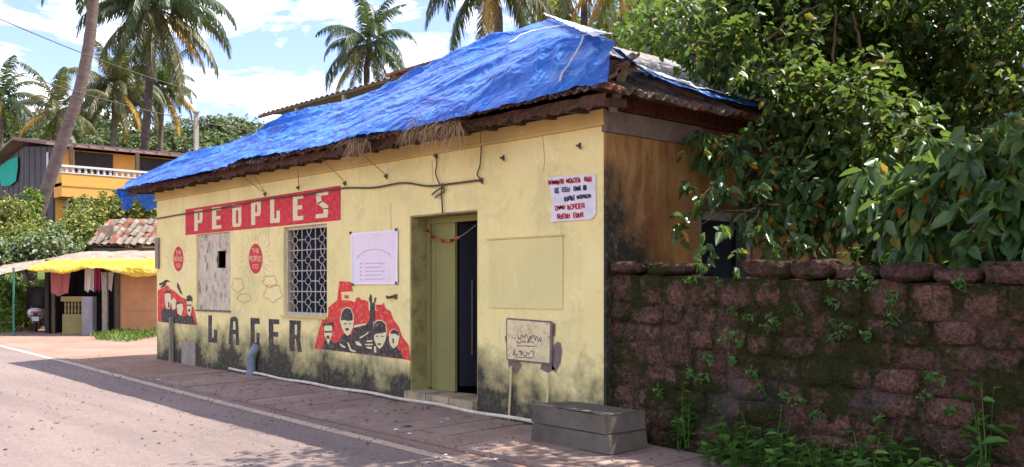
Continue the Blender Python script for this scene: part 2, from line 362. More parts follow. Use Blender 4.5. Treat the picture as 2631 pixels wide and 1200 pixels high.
# road, dirt, laterite
def asphalt():
    m, nt, n, l, b = newmat('asphalt'); v = ncoord(nt)
    big = nnoise(nt, ncoord(nt, (.25, 1, 1)), .9, 6, .62, .3); c = nramp(nt, big, [(.3, (.165, .128, .118)), (.55, (.205, .160, .147)), (.75, (.24, .185, .165))])
    g = nnoise(nt, v, 70, 3, .8); c = nmix(nt, nramp(nt, g, [(.5, 0.0), (.66, .5)]), c, (.11, .085, .08))
    p = nnoise(nt, v, 150, 2, .6); c = nmix(nt, nramp(nt, p, [(.6, 0.0), (.7, .5)]), c, (.34, .28, .25))
    s = nnoise(nt, v, 2.6, 6, .7, .6); c = nmix(nt, nramp(nt, s, [(.64, 0.0), (.72, .5)]), c, (.10, .07, .06))
    q = nnoise(nt, v, 9, 7, .8, .4); c = nmix(nt, nramp(nt, q, [(.5, 0.0), (.64, .5)]), c, (.14, .10, .09)); q2 = nnoise(nt, v, 26, 5, .85); c = nmix(nt, nramp(nt, q2, [(.54, 0.0), (.64, .75)]), c, (.33, .26, .225)); q3 = nnoise(nt, v, 33, 4, .85); c = nmix(nt, nramp(nt, q3, [(.56, 0.0), (.64, .75)]), c, (.09, .065, .06))
    tb_ = nnoise(nt, ncoord(nt, (.06, 1, 1)), 2.2, 4, .6); c = nmix(nt, nramp(nt, tb_, [(.5, 0.0), (.62, .35)]), c, (.13, .10, .095))
    vc = n.new('ShaderNodeTexVoronoi'); vc.feature = 'DISTANCE_TO_EDGE'; vc.inputs['Scale'].default_value = .55; dn = n.new('ShaderNodeTexNoise'); dn.inputs['Scale'].default_value = 2.5; dn.inputs['Detail'].default_value = 6; l.new(v, dn.inputs['Vector'])
    va = n.new('ShaderNodeVectorMath'); va.operation = 'ADD'; l.new(v, va.inputs[0]); l.new(dn.outputs['Color'], va.inputs[1]); l.new(va.outputs[0], vc.inputs['Vector']); c = nmix(nt, nramp(nt, vc.outputs['Distance'], [(.0, .30), (.007, 0.0)]), c, (.09, .065, .06))
    l.new(c, b.inputs['Base Color']); b.inputs['Roughness'].default_value = .9; b.inputs['Specular IOR Level'].default_value = .2; nbump(nt, b, nmath(nt, 'ADD', g, q), .7, .01)
asphalt()
def dirt():
    m, nt, n, l, b = newmat('dirt'); v = ncoord(nt)
    big = nnoise(nt, v, .6, 6, .65, .4); c = nramp(nt, big, [(.3, (.21, .13, .10)), (.5, (.27, .175, .135)), (.7, (.31, .21, .165))])
    g = nnoise(nt, v, 30, 6, .8); c = nmix(nt, nramp(nt, g, [(.5, 0.0), (.7, .6)]), c, (.12, .065, .05))
    # green away from the road
    sp_ = n.new('ShaderNodeSeparateXYZ'); gg = n.new('ShaderNodeNewGeometry'); l.new(gg.outputs['Position'], sp_.inputs[0])
    q = nmath(nt, 'MULTIPLY', nmath(nt, 'GREATER_THAN', sp_.outputs[2], .45), 1.0)
    q2 = nmath(nt, 'GREATER_THAN', sp_.outputs[1], 7.0); q = nmath(nt, 'MAXIMUM', q, q2)
    gr = nramp(nt, nnoise(nt, v, 3, 6, .7), [(.35, (.05, .085, .02)), (.6, (.10, .13, .035)), (.75, (.22, .15, .09))])
    c = nmix(nt, q, c, gr)
    l.new(c, b.inputs['Base Color']); b.inputs['Roughness'].default_value = .95; b.inputs['Specular IOR Level'].default_value = .1; nbump(nt, b, g, .6, .015)
dirt()
def laterite(name, moss=.5, base=((.075, .036, .028), (.155, .078, .06), (.25, .145, .12))):
    m, nt, n, l, b = newmat(name); v = ncoord(nt)
    vo = n.new('ShaderNodeTexVoronoi'); vo.inputs['Scale'].default_value = 30; l.new(v, vo.inputs['Vector'])
    f = nnoise(nt, v, 22, 7, .8, .4); c = nramp(nt, f, [(.32, base[0]), (.5, base[1]), (.7, base[2])])
    c = nmix(nt, nramp(nt, vo.outputs['Distance'], [(.0, .9), (.42, 0.0)]), c, (.02, .013, .010))
    o = objrand(nt); c = nmix(nt, 1.0, c, nramp(nt, o, [(0, (.6, .58, .58)), (1, (1.1, 1.03, 1.0))]), 'MULTIPLY')
    gm = nnoise(nt, v, 1.7, 6, .65, .5); gm2 = nnoise(nt, v, 12, 5, .75)
    mk = nmath(nt, 'ADD', gm, nmath(nt, 'MULTIPLY', nmath(nt, 'SUBTRACT', gm2, .5), .5))
    mc = nramp(nt, nnoise(nt, v, 35, 5, .8), [(.3, (.012, .014, .004)), (.55, (.035, .042, .010)), (.75, (.07, .085, .02))])
    c = nmix(nt, nramp(nt, mk, [(1 - moss - .06, 0.0), (1 - moss + .06, .93)]), c, mc)
    gk = nnoise(nt, v, 1.1, 5, .6); c = nmix(nt, nramp(nt, gk, [(.58, 0.0), (.68, .6)]), c, (.10, .085, .085))
    l.new(c, b.inputs['Base Color']); b.inputs['Roughness'].default_value = .97; b.inputs['Specular IOR Level'].default_value = .1
    hh = nmath(nt, 'ADD', f, nmath(nt, 'MULTIPLY', vo.outputs['Distance'], .6)); nbump(nt, b, hh, 1.0, .05)
laterite('laterite', .49, ((.06, .033, .025), (.185, .100, .074), (.34, .215, .17))); laterite('laterite_core', .55, ((.045, .027, .021), (.115, .068, .052), (.22, .15, .12))); laterite('laterite_cap', .42, ((.07, .04, .03), (.16, .09, .07), (.27, .165, .13)))
laterite('laterite_band', .22, ((.13, .05, .035), (.23, .09, .06), (.30, .15, .11)))

leafmat('leaf_tree', [(0, (.018, .045, .012)), (.4, (.038, .084, .017)), (.75, (.07, .125, .022)), (.965, (.16, .19, .04)), (.975, (.34, .26, .04)), (1, (.30, .20, .05))], .42, .42)
leafmat('leaf_deep', [(0, (.016, .04, .014)), (.5, (.03, .07, .02)), (1, (.06, .12, .03))], .45, .45)
leafmat('leaf_shrub', [(0, (.035, .085, .03)), (.5, (.06, .13, .04)), (.93, (.11, .19, .05)), (.96, (.35, .24, .02)), (1, (.45, .12, .02))], .42, .36, .5)
leafmat('leaf_weed', [(0, (.03, .085, .014)), (.6, (.055, .14, .02)), (1, (.11, .20, .03))], .3, .5)
leafmat('leaf_bush', [(0, (.07, .11, .025)), (.5, (.18, .21, .04)), (.8, (.29, .29, .06)), (1, (.40, .33, .12))], .3, .5)
leafmat('leaf_bright', [(0, (.06, .13, .015)), (.6, (.13, .23, .025)), (1, (.25, .30, .04))], .35, .5)
leafmat('leaf_white', [(0, (.06, .12, .03)), (.74, (.15, .21, .06)), (.80, (.48, .48, .40)), (1, (.62, .6, .52))], .3, .6)
leafmat('leaf_far_haze', [(0, (.055, .085, .04)), (.5, (.10, .14, .06)), (1, (.19, .21, .10))], .25, .6)  # washed, lightened greens paint the haze of distance into the leaves
leafmat('palm_green', [(0, (.022, .045, .018)), (.6, (.042, .072, .028)), (1, (.08, .10, .04))], .2, .45)
leafmat('palm_olive', [(0, (.045, .058, .02)), (.6, (.09, .09, .03)), (1, (.20, .15, .05))], .2, .5)
leafmat('palm_dry', [(0, (.30, .16, .02)), (.6, (.45, .25, .03)), (1, (.22, .13, .05))], .25, .6)
leafmat('grass', [(0, (.06, .13, .02)), (.6, (.12, .21, .03)), (1, (.22, .28, .06))], .3, .6)

# ------------------------------------------------------------------ ground, road, footway
xs = sorted(set(list(np.arange(-42, 16.1, .5)) + [-12.0] + [-3000, -1200, -500, -250, -150, -110, -90, -75, -65, -58, -52, -47, 20, 30, 60, 150, 500, 1500, 3000]))
ys = sorted(set(list(np.arange(-14, 60.1, .75)) + [0.0, -4.0] + [-3000, -1000, -300, -100, -50, -30, -20, 70, 85, 105, 150, 260, 600, 1500, 3000]))
mb = MB()
for y in ys:
    for x in xs: mb.v.append((x, y, gz(x, y)))
nx = len(xs)
for j in range(len(ys) - 1):
    for i in range(nx - 1):
        a = j * nx + i; mb.f.append((a, a + 1, a + nx + 1, a + nx))
struct(mb.build('ground', 'dirt', smooth=True))

EDGE = [(-60, .9), (-30, -.35), (-24, -.7), (-19, -1.12), (-14.6, -1.42), (-11, -1.62), (-7, -1.77), (-3, -1.88), (0.2, -1.93), (4, -1.98), (9, -2.05), (16, -2.2)]
def edge_y(x):
    for (a, ya), (b, yb) in zip(EDGE, EDGE[1:]):
        if a <= x <= b: return ya + (yb - ya) * (x - a) / (b - a)
    return EDGE[-1][1]
mb = MB(); X = list(np.arange(-60, 16.01, .5))
def strip(mb, X, y0, y1, dz, ny=1):
    k = len(mb.v)
    for x in X:
        a, b_ = y0(x), y1(x); yy = sorted({a, b_} | ({-4.0} if min(a, b_) < -4 < max(a, b_) else set()), reverse=True)
        if len(yy) == 2: yy = [yy[0], yy[0] * .5 + yy[1] * .5, yy[1]]
        for y in yy: mb.v.append((x, y, gz(x, y) + dz))
    for i in range(len(X) - 1):
        for j in range(2):
            a = k + i * 3 + j; mb.f.append((a, a + 1, a + 4, a + 3))
strip(mb, X, lambda x: edge_y(x) + .22 + .05 * math.sin(x * 1.7) + .06 * fbm(x, 3), lambda x: edge_y(x) - 7.2, .008)
struct(mb.build('road', 'asphalt'))
mb = MB(); strip(mb, [x for x in np.arange(-60, 16.01, .5)], lambda x: edge_y(x) + .07 + .012 * fbm(x * 2, 9), lambda x: edge_y(x) - .07 + .012 * fbm(x * 2, 19), .013)
struct(mb.build('road_edge_line', 'line_paint'))

fw = MB(); strip(fw, [x for x in np.arange(-9.5, 7.01, .5)], lambda x: -.10, lambda x: -1.57, .006)
fwo = struct(fw.build('footway', 'dirt'))
def slab_mesh(name, w, ln, t, mat, hr=(.065, .035), hy=(.30, -.58), jit=0):
    mb = MB(); hw = w / 2
    ysec = [ln / 2, (hy[0] + hy[1]) / 2, -ln / 2]
    for s, (ya, yb) in enumerate(((ysec[0], ysec[1]), (ysec[1], ysec[2]))):
        cy_ = hy[s]; rim = [(hw, cy_), (hw, ya), (0, ya), (-hw, ya), (-hw, cy_), (-hw, yb), (0, yb), (hw, yb)]
        k = len(mb.v)
        for x, y in rim: mb.v.append((x, y, t))
        for j in range(8): an = j * math.pi / 4; mb.v.append((hr[0] * math.cos(an), cy_ + hr[1] * math.sin(an), t))
        for j in range(8): an = j * math.pi / 4; mb.v.append((hr[0] * .85 * math.cos(an), cy_ + hr[1] * .85 * math.sin(an), t * .25))
        for j in range(8):
            q = (j + 1) % 8; mb.f.append((k + j, k + q, k + 8 + q, k + 8 + j)); mb.f.append((k + 8 + j, k + 8 + q, k + 16 + q, k + 16 + j))
        mb.f.append(tuple(k + 16 + j for j in range(8)))
    k = len(mb.v); mb.v += [(hw, ln / 2, t), (-hw, ln / 2, t), (-hw, -ln / 2, t), (hw, -ln / 2, t), (hw + .004, ln / 2 + .004, 0), (-hw - .004, ln / 2 + .004, 0), (-hw - .004, -ln / 2 - .004, 0), (hw + .004, -ln / 2 - .004, 0)]
    for j in range(4): q = (j + 1) % 4; mb.f.append((k + j, k + 4 + j, k + 4 + q, k + q))
    mb.f.append((k + 4, k + 5, k + 6, k + 7))
    if jit:
        rj = {}; rn = random.Random(int(w * 1000))
        mb.v = [tuple(c_ + rj.setdefault((round(p[0], 2), round(p[1], 2), round(p[2], 2), ax), rn.uniform(-jit, jit)) if abs(p[1]) > ln / 2 - .02 and abs(p[0]) > w / 2 - .02 else c_ for ax, c_ in enumerate(p)) for p in mb.v]
    return mb.mesh(name, mat)
slab = slab_mesh('slab', .482, 1.42, .05, 'concrete_slab', hy=(.44, -.45))
x = -8.82
while x < 6.5:
    o = addobj('slab', slab, fwo); y = -.84 + random.uniform(-.012, .012)
    o.location = (x, y, gz(x, y) - .006 + random.uniform(-.008, .008)); o.rotation_euler = (R(1.15) + R(random.uniform(-.35, .35)), R(.76 + random.uniform(-.5, .5)), R(random.uniform(-.5, .5)))
    x += .5

# ------------------------------------------------------------------ the tavern
house = thing('roadside_tavern', 'low yellow roadside tavern with red painted lettering and tiled hip roof', 'building', (0, 0, 0))
XL = -12.08; WT = .42; ZT = 3.34; Z0 = -.45
door = (-3.49, -2.085, .02, 2.40); win = (-6.92, -5.60, 1.00, 2.405); bwin = (-10.21, -8.81, 1.03, 2.42)
fwall = MB().wall(XL, 0, Z0, ZT, 0, WT, [door, win, bwin]).build('front_wall', 'yellow_plaster', house)
swin = (1.66, 2.80, .95, 2.36)
MB().wall(WT, 6.4, Z0, ZT, 0, -WT, [swin], 'y').build('side_wall', 'orange_plaster', house)
MB().box(-.02, .035, .004, 1.62, Z0, 3.10).build('corner_pier', 'orange_plaster', house)
MB().box(XL, XL + WT, WT, 6.4, Z0, ZT).build('gable_wall', 'yellow_plaster', house)
MB().box(XL, 0, 6.4, 6.8, Z0, ZT).build('rear_wall', 'orange_plaster', house)
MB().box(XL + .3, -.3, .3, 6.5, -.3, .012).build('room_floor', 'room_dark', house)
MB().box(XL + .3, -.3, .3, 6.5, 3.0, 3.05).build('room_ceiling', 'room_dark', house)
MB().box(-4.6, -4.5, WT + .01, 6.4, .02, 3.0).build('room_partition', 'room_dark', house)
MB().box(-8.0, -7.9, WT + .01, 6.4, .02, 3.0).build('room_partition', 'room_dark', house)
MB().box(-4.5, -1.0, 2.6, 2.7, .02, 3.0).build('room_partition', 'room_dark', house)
# cornice moulding (two steps) and the bare masonry band above the side wall
c = MB(); c.box(XL - .05, .045, -.05, -.001, 3.17, 3.20); c.box(XL - .03, .03, -.035, -.001, 3.20, 3.345); c.build('cornice', 'cornice_plaster', house)
MB().box(.002, .075, -.03, 1.64, 3.10, 3.33).build('side_cornice', 'bare_cement', house)
MB().box(.002, .055, 1.64, 6.5, 3.06, 3.28).build('side_cornice', 'bare_cement', house)
for y0 in np.arange(-.02, 6.4, .42):
    h = random.uniform(.14, .17)
    MB().box(-.3, .06 + random.uniform(-.025, .025), y0, y0 + .405, 3.345, 3.40 + h).build('band_stone', 'laterite_band', house)
# repaint patch, crack lines, pipes chased in the wall
def wallpoly(pts, lay, name, mat, parent, off=(0, 0)):
    """flat paint on the front wall; pts are photo pixels measured on the wall plane"""
    v = []
    for p in pts: q = F(p[0], p[1]); v.append((q[0] + off[0], -.0026 * lay, q[2] + off[1]))
    return MB().ngon(v).build(name, mat, parent)
def ribbon_mb(mb, pts, w, lay):
    P_ = [F(*p) for p in pts]
    for a, b in zip(P_, P_[1:]):
        d = np.array([b[0] - a[0], b[2] - a[2]]); L = np.hypot(*d)
        if L < 1e-6: continue
        n_ = np.array([-d[1], d[0]]) / L * w / 2; e = d / L * w * .3
        mb.ngon([(a[0] - e[0] + n_[0], -.0026 * lay, a[2] - e[1] + n_[1]), (a[0] - e[0] - n_[0], -.0026 * lay, a[2] - e[1] - n_[1]), (b[0] + e[0] - n_[0], -.0026 * lay, b[2] + e[1] - n_[1]), (b[0] + e[0] + n_[0], -.0026 * lay, b[2] + e[1] + n_[1])])
    return mb
q0, q1 = F(1258, 618), F(1447, 795)
rp = MB(); rp.box(q0[0], q1[0], -.014, -.001, q1[2], q0[2]); rp.build('repainted_panel', 'yellow_repaint', house)
MB().box(q0[0] - .03, q1[0] + .02, -.022, -.001, q0[2] + .002, q0[2] + .02).build('panel_ledge', 'cornice_plaster', house)

# painted red board and lettering
def zp(origin, s): return lambda x, y: (origin[0] + x / s, origin[1] + y / s)
z3 = zp((400, 450), 2.35)
wallpoly([z3(180, 207), z3(1118, 62), z3(1118, 272), z3(180, 363)], 1, 'painted_sign', 'red_paint', house)
LET = {  # unit letters, u right, v down, built from rectangles / polygons
    'P': [[(0, 0), (.42, 0), (.42, 1), (0, 1)], [(.42, 0), (1, 0), (1, .14), (.42, .14)], [(.62, .14), (1, .14), (1, .48), (.62, .48)], [(.42, .48), (1, .48), (.9, .64), (.42, .64)]],
    'E': [[(0, 0), (.45, 0), (.45, 1), (0, 1)], [(.45, 0), (1, 0), (1, .16), (.45, .16)], [(.45, .42), (.9, .42), (.9, .58), (.45, .58)], [(.45, .84), (1, .84), (1, 1), (.45, 1)]],
    'O': [[(0, .0), (1, .0), (1, .1), (0, .1)], [(.02, .16), (.42, .16), (.42, 1), (.14, 1), (.02, .92)], [(.42, .16), (.98, .16), (.98, .28), (.42, .28)], [(.66, .28), (.98, .28), (.98, .86), (.66, .86)], [(.42, .86), (.98, .86), (.86, 1), (.42, 1)]],
    'L': [[(0, 0), (.42, 0), (.42, 1), (0, 1)], [(.42, .82), (1, .82), (1, 1), (.42, 1)], [(.64, .52), (1, .52), (1, .82), (.64, .82)]],
    'S': [[(.04, 0), (.98, 0), (.98, .16), (.04, .16)], [(.0, .12), (.4, .16), (.5, .40), (.12, .48)], [(.12, .42), (.46, .36), (.98, .56), (.98, .7), (.6, .66)], [(.6, .64), (.98, .66), (.98, .84), (.6, .84)], [(.0, .84), (.98, .84), (.92, 1), (.0, 1)]],
    'A': [[(.16, .08), (.32, 0), (.70, 0), (.86, .08), (.62, .16), (.42, .16)], [(.16, .08), (.42, .16), (.36, 1), (0, 1)], [(.62, .16), (.86, .08), (1, 1), (.66, 1)], [(.40, .46), (.64, .46), (.66, .62), (.38, .62)]],
    'G': [[(0, 0), (.46, 0), (.46, 1), (0, 1)], [(.46, 0), (1, 0), (1, .2), (.46, .2)], [(.46, .84), (1, .84), (1, 1), (.46, 1)], [(.66, .50), (1, .50), (1, .84), (.66, .84)]],
    'R': [[(0, 0), (.42, 0), (.42, 1), (0, 1)], [(.42, 0), (.9, 0), (.9, .13), (.42, .13)], [(.6, .13), (.9, .13), (.86, .46), (.6, .46)], [(.42, .46), (.86, .46), (.86, .58), (.42, .58)], [(.5, .58), (.82, .58), (1, 1), (.66, 1)]],
}
def letter(ch, x0, x1, top, bot, lay, mat, zf):
    mb = MB()
    for poly in LET[ch]:
        pts = []
        for u, v in poly:
            xx = x0 + (x1 - x0) * u; t = top(xx); yy = t + (bot(xx) - t) * v
            q = F(*zf(xx, yy)); pts.append((q[0], -.0026 * lay, q[2]))
        mb.ngon(pts)
    return mb.build('painted_letter', mat, house)
lin = lambda xa, ya, xb, yb: (lambda x: ya + (yb - ya) * (x - xa) / (xb - xa))
st, sb = lin(180, 207, 1118, 62), lin(180, 363, 1118, 272)
top = lambda x: st(x) + (sb(x) - st(x)) * .09; bot = lambda x: st(x) + (sb(x) - st(x)) * .88
for ch, a, b_ in (('P', 235, 285), ('E', 342, 398), ('O', 463, 520), ('P', 578, 637), ('L', 693, 752), ('E', 830, 893), ('S', 968, 1045)): letter(ch, a, b_, top, bot, 2, 'cream_paint', z3)
t2, b2 = lin(318, 845, 885, 880), lin(318, 1008, 885, 1070)
for ch, a, b_ in (('L', 318, 372), ('A', 440, 507), ('G', 573, 628), ('E', 683, 747), ('R', 808, 885)): letter(ch, a, b_, t2, b2, 1, 'black_paint', z3)
# round brewery emblems with rays
def ell(cx_, cy_, rx, ry, n=24, a0=0, a1=360): return [(cx_ + rx * math.cos(R(a0 + (a1 - a0) * i / n)), cy_ + ry * math.sin(R(a0 + (a1 - a0) * i / n))) for i in range(n if a1 - a0 == 360 else n + 1)]
def text_part(txt, cpx, w_px, h_px, lay, mat, name, parent):
    cu = bpy.data.curves.new('t', 'FONT'); cu.body = txt; cu.align_x = 'CENTER'; cu.align_y = 'CENTER'; cu.size = 1; cu.resolution_u = 2
    to = bpy.data.objects.new('t', cu); col.objects.link(to); dg = bpy.context.evaluated_depsgraph_get(); me = bpy.data.meshes.new_from_object(to.evaluated_get(dg))
    bpy.data.objects.remove(to); co = [v.co.copy() for v in me.vertices]
    mxx = max(v.x for v in co) - min(v.x for v in co); myy = max(v.y for v in co) - min(v.y for v in co)
    ax = (max(v.x for v in co) + min(v.x for v in co)) / 2; ay = (max(v.y for v in co) + min(v.y for v in co)) / 2
    for v in me.vertices:
        q = F(cpx[0] + (v.co.x - ax) / mxx * w_px, cpx[1] - (v.co.y - ay) / myy * h_px); v.co = (q[0], -.0026 * lay, q[2])
    me.materials.clear(); me.materials.append(MATS[mat]); return addobj(name, me, parent)
def emblem(zf, c_, rx, ry, rays, clouds=()):
    e = wallpoly([zf(*p) for p in ell(c_[0], c_[1], rx, ry)], 1, 'painted_emblem', 'red_paint', house)
    wallpoly([zf(c_[0] - rx * 1.0, c_[1] - ry * .28), zf(c_[0] + rx * 1.0, c_[1] - ry * .28), zf(c_[0] + rx * 1.0, c_[1] + ry * .26), zf(c_[0] - rx * 1.0, c_[1] + ry * .26)], 2, 'emblem_band', 'orange_red_paint', e)
    mid = zf(*c_); s = abs(zf(1, 0)[0] - zf(0, 0)[0])
    text_part('THE', zf(c_[0], c_[1] - ry * .52), rx * 1.0 * s, ry * .30 * s, 2, 'cream_paint', 'emblem_word', e)
    text_part('PEOPLES', mid, rx * 1.75 * s, ry * .34 * s, 3, 'cream_paint', 'emblem_word', e)
    text_part('CO', zf(c_[0], c_[1] + ry * .52), rx * .85 * s, ry * .32 * s, 2, 'cream_paint', 'emblem_word', e)
    rm = MB()
    for i in range(rays):
        an = 2 * math.pi * i / rays + .1; a, b_ = random.uniform(1.35, 1.6), random.uniform(1.9, 2.35)
        ribbon_mb(rm, [zf(c_[0] + rx * 1.15 * a * math.cos(an), c_[1] + ry * .78 * a * math.sin(an)), zf(c_[0] + rx * 1.15 * b_ * math.cos(an), c_[1] + ry * .78 * b_ * math.sin(an))], .008, 1)
    for cx_, cy_, r_x, r_y in clouds:
        pts = [(cx_ + r_x * math.cos(t) * (1 + .13 * math.sin(5 * t)), cy_ + r_y * math.sin(t) * (1 + .13 * math.sin(5 * t))) for t in np.linspace(0, 6.283, 40)]
        ribbon_mb(rm, [zf(*p) for p in pts], .012, 1.4)
    struct(rm.build('painted_rays', 'faded_red_line', house), 'stuff')
z7 = zp((590, 600), 6.187); z5 = zp((400, 600), 4.518)
emblem(z7, (415, 400), 108, 240, 26, [(130, 820, 90, 110), (230, 1025, 105, 68), (640, 760, 110, 90), (690, 950, 140, 130)])
emblem(z5, (265, 295), 58, 145, 20)
# painted crowd scenes
z4 = zp((790, 700), 4.896)
def mural(zf, layers):
    for lay, mat, pts in layers: wallpoly([zf(*p) for p in pts], lay, 'mural_shape', mat, house)
BL, CR, RD = 'black_paint', 'cream_paint', 'orange_red_paint'
mural(z4, [
    (1, RD, [(85, 960), (130, 780), (185, 600), (255, 590), (265, 440), (330, 385), (375, 350), (385, 250), (400, 110), (548, 118), (575, 238), (425, 246), (432, 345), (520, 350), (600, 372), (615, 322), (650, 310), (690, 350), (720, 345), (768, 372), (772, 480), (865, 480), (862, 405), (935, 405), (960, 380), (985, 450), (1050, 490), (1080, 590), (1150, 680), (1200, 820), (1275, 910), (1300, 1110), (1225, 1095), (185, 965)]),
    (1, RD, [(465, 285), (522, 285), (522, 328), (470, 328)]),
    (2, BL, [(190, 965), (215, 870), (240, 845), (290, 850), (340, 882), (400, 870), (430, 800), (480, 760), (560, 790), (585, 705), (620, 690), (740, 665), (785, 590), (792, 390), (775, 335), (795, 270), (812, 290), (816, 380), (835, 380), (850, 310), (872, 325), (853, 385), (852, 580), (830, 615), (842, 740), (1030, 800), (1130, 950), (1180, 1000), (1215, 1087), (600, 1015)]),
    (3, CR, [(575, 690), (600, 665), (735, 640), (742, 658), (620, 690)]),
    # first man
    (3, BL, [(200, 650), (225, 625), (320, 625), (335, 660), (325, 720), (205, 720)]), (4, CR, [(215, 690), (228, 668), (310, 668), (320, 690), (318, 790), (290, 850), (268, 910), (250, 850), (222, 800)]),
    (5, BL, [(222, 735), (315, 735), (312, 760), (275, 755), (225, 762)]), (5, BL, [(248, 795), (285, 795), (288, 835), (248, 835)]),
    # second man
    (3, CR, [(412, 600), (425, 520), (455, 455), (500, 432), (550, 450), (585, 520), (590, 610), (575, 700), (545, 770), (510, 800), (470, 760), (435, 690)]), (4, BL, [(425, 605), (432, 530), (462, 465), (505, 445), (550, 465), (575, 530), (578, 600), (520, 612), (470, 595)]),
    (5, BL, [(482, 702), (525, 700), (528, 728), (490, 732)]), (5, BL, [(470, 640), (500, 636), (500, 648), (470, 652)]), (5, BL, [(530, 636), (560, 640), (558, 652), (530, 648)]),
    # third man
    (3, CR, [(832, 640), (880, 600), (940, 595), (995, 640), (1010, 730), (985, 860), (950, 930), (915, 962), (880, 930), (845, 850)]), (4, BL, [(840, 650), (885, 612), (940, 608), (988, 650), (1000, 750), (930, 765), (870, 772), (838, 800)]),
    (5, BL, [(890, 890), (932, 890), (930, 912), (895, 912)]), (5, BL, [(868, 800), (898, 795), (898, 808), (870, 812)]), (5, BL, [(935, 795), (965, 800), (962, 812), (935, 808)]),
    # fourth man
    (3, CR, [(1030, 770), (1060, 720), (1100, 705), (1150, 735), (1165, 800), (1145, 910), (1090, 958), (1050, 920), (1032, 850)]), (4, BL, [(1048, 770), (1068, 722), (1105, 714), (1155, 745), (1158, 800), (1110, 770)]),
    (5, BL, [(1078, 830), (1092, 830), (1096, 890), (1080, 890)]),
    # hands and folds
    (4, CR, [(408, 895), (430, 900), (485, 935), (480, 955), (440, 935)]), (4, CR, [(505, 880), (522, 880), (560, 965), (618, 990), (612, 1005), (545, 985)]), (4, CR, [(655, 820), (740, 775), (775, 738), (770, 770), (680, 830)]),
    (4, CR, [(612, 870), (640, 865), (690, 905), (680, 930), (615, 905)]), (4, CR, [(745, 860), (820, 850), (828, 870), (760, 878)]), (4, CR, [(728, 900), (825, 895), (828, 915), (735, 915)]), (4, CR, [(735, 935), (815, 935), (822, 965), (770, 958)]), (4, CR, [(845, 930), (870, 930), (875, 1005), (845, 1008)]),
])
mural(z5, [
    (1, RD, [(25, 660), (100, 620), (140, 600), (170, 640), (215, 665), (300, 740), (355, 760), (362, 840), (440, 850), (490, 1065), (70, 1028), (25, 1020)]),
    (2, BL, [(45, 580), (90, 560), (110, 540), (140, 538), (180, 565), (140, 560), (125, 575), (115, 610), (50, 635), (80, 600), (40, 600)]), (2, BL, [(250, 560), (275, 600), (315, 715), (285, 690), (250, 620)]),
    (2, BL, [(70, 885), (105, 860), (120, 870), (240, 880), (255, 940), (330, 965), (362, 950), (430, 955), (472, 1062), (70, 1026)]),
    (3, CR, [(110, 700), (145, 680), (175, 700), (185, 780), (165, 880), (130, 870), (112, 800)]), (4, BL, [(108, 700), (120, 665), (160, 660), (178, 695), (145, 690)]),
    (3, CR, [(180, 790), (210, 745), (238, 770), (235, 870), (205, 890)]), (3, CR, [(248, 830), (270, 800), (318, 810), (325, 880), (300, 955), (262, 930)]), (4, BL, [(245, 830), (258, 795), (310, 790), (325, 815), (290, 812)]),
    (3, CR, [(362, 790), (425, 790), (420, 900), (400, 965), (372, 920)]), (4, BL, [(358, 785), (368, 725), (400, 712), (428, 740), (430, 785)]), (5, BL, [(380, 880), (408, 880), (405, 905), (382, 905)]), (5, BL, [(368, 825), (418, 825), (418, 840), (368, 838)]), (5, BL, [(150, 800), (165, 795), (165, 860), (152, 865)]),
])
# cracks and grime lines
ck = MB()
for pts in ([(1110, 410), (1113, 470)], [(1393, 330), (1400, 410), (1396, 440)], [(1004, 520), (1004, 592)], [(470, 480), (471, 575)], [(690, 600), (691, 640)]):
    ribbon_mb(ck, [(x + random.uniform(-1, 1), y) for x, y in pts], .006, 1)
ck.build('wall_crack', 'bare_cement', house)

# bricked-up window cover with a hole
hp0, hp1 = F(554, 645), F(576, 688)
MB().wall(bwin[0] + .005, bwin[1] - .005, bwin[2] + .005, bwin[3] - .005, .03, .06, [(hp0[0], hp1[0], hp1[2], hp0[2])]).build('window_cover', 'mould_panel', house)
MB().box(bwin[0] - .02, bwin[1] + .02, -.02, .03, bwin[2] - .03, bwin[2] - .001).build('window_sill', 'bare_cement', house)
# barred window: frame, grille of squares and rings
g = thing('tmp', '', ''); bpy.data.objects.remove(g)
wf = MB(); a0, a1, c0, c1 = win
wf.box(a0, a0 + .05, .05, .11, c0, c1); wf.box(a1 - .05, a1, .05, .11, c0, c1); wf.box(a0 + .05, a1 - .05, .05, .11, c0, c0 + .05); wf.box(a0 + .05, a1 - .05, .05, .11, c1 - .05, c1)
wfo = wf.build('window', 'grille_paint', house)
MB().box(a0 + .05, a1 - .05, .16, .17, c0 + .05, c1 - .05).build('pane', 'window_dark', wfo)
MB().box(a0 - .03, a1 + .03, -.04, .045, c0 - .035, c0 - .001).build('sill', 'cornice_plaster', wfo)
gm = MB(); W_, H_ = a1 - a0 - .1, c1 - c0 - .1; gy = .075
for i in range(1, 3): gm.tube([(a0 + .05 + W_ * i / 3, gy, c0 + .05), (a0 + .05 + W_ * i / 3, gy, c1 - .05)], .009, 5)
for j in range(1, 4): gm.tube([(a0 + .05, gy, c0 + .05 + H_ * j / 4), (a1 - .05, gy, c0 + .05 + H_ * j / 4)], .009, 5)
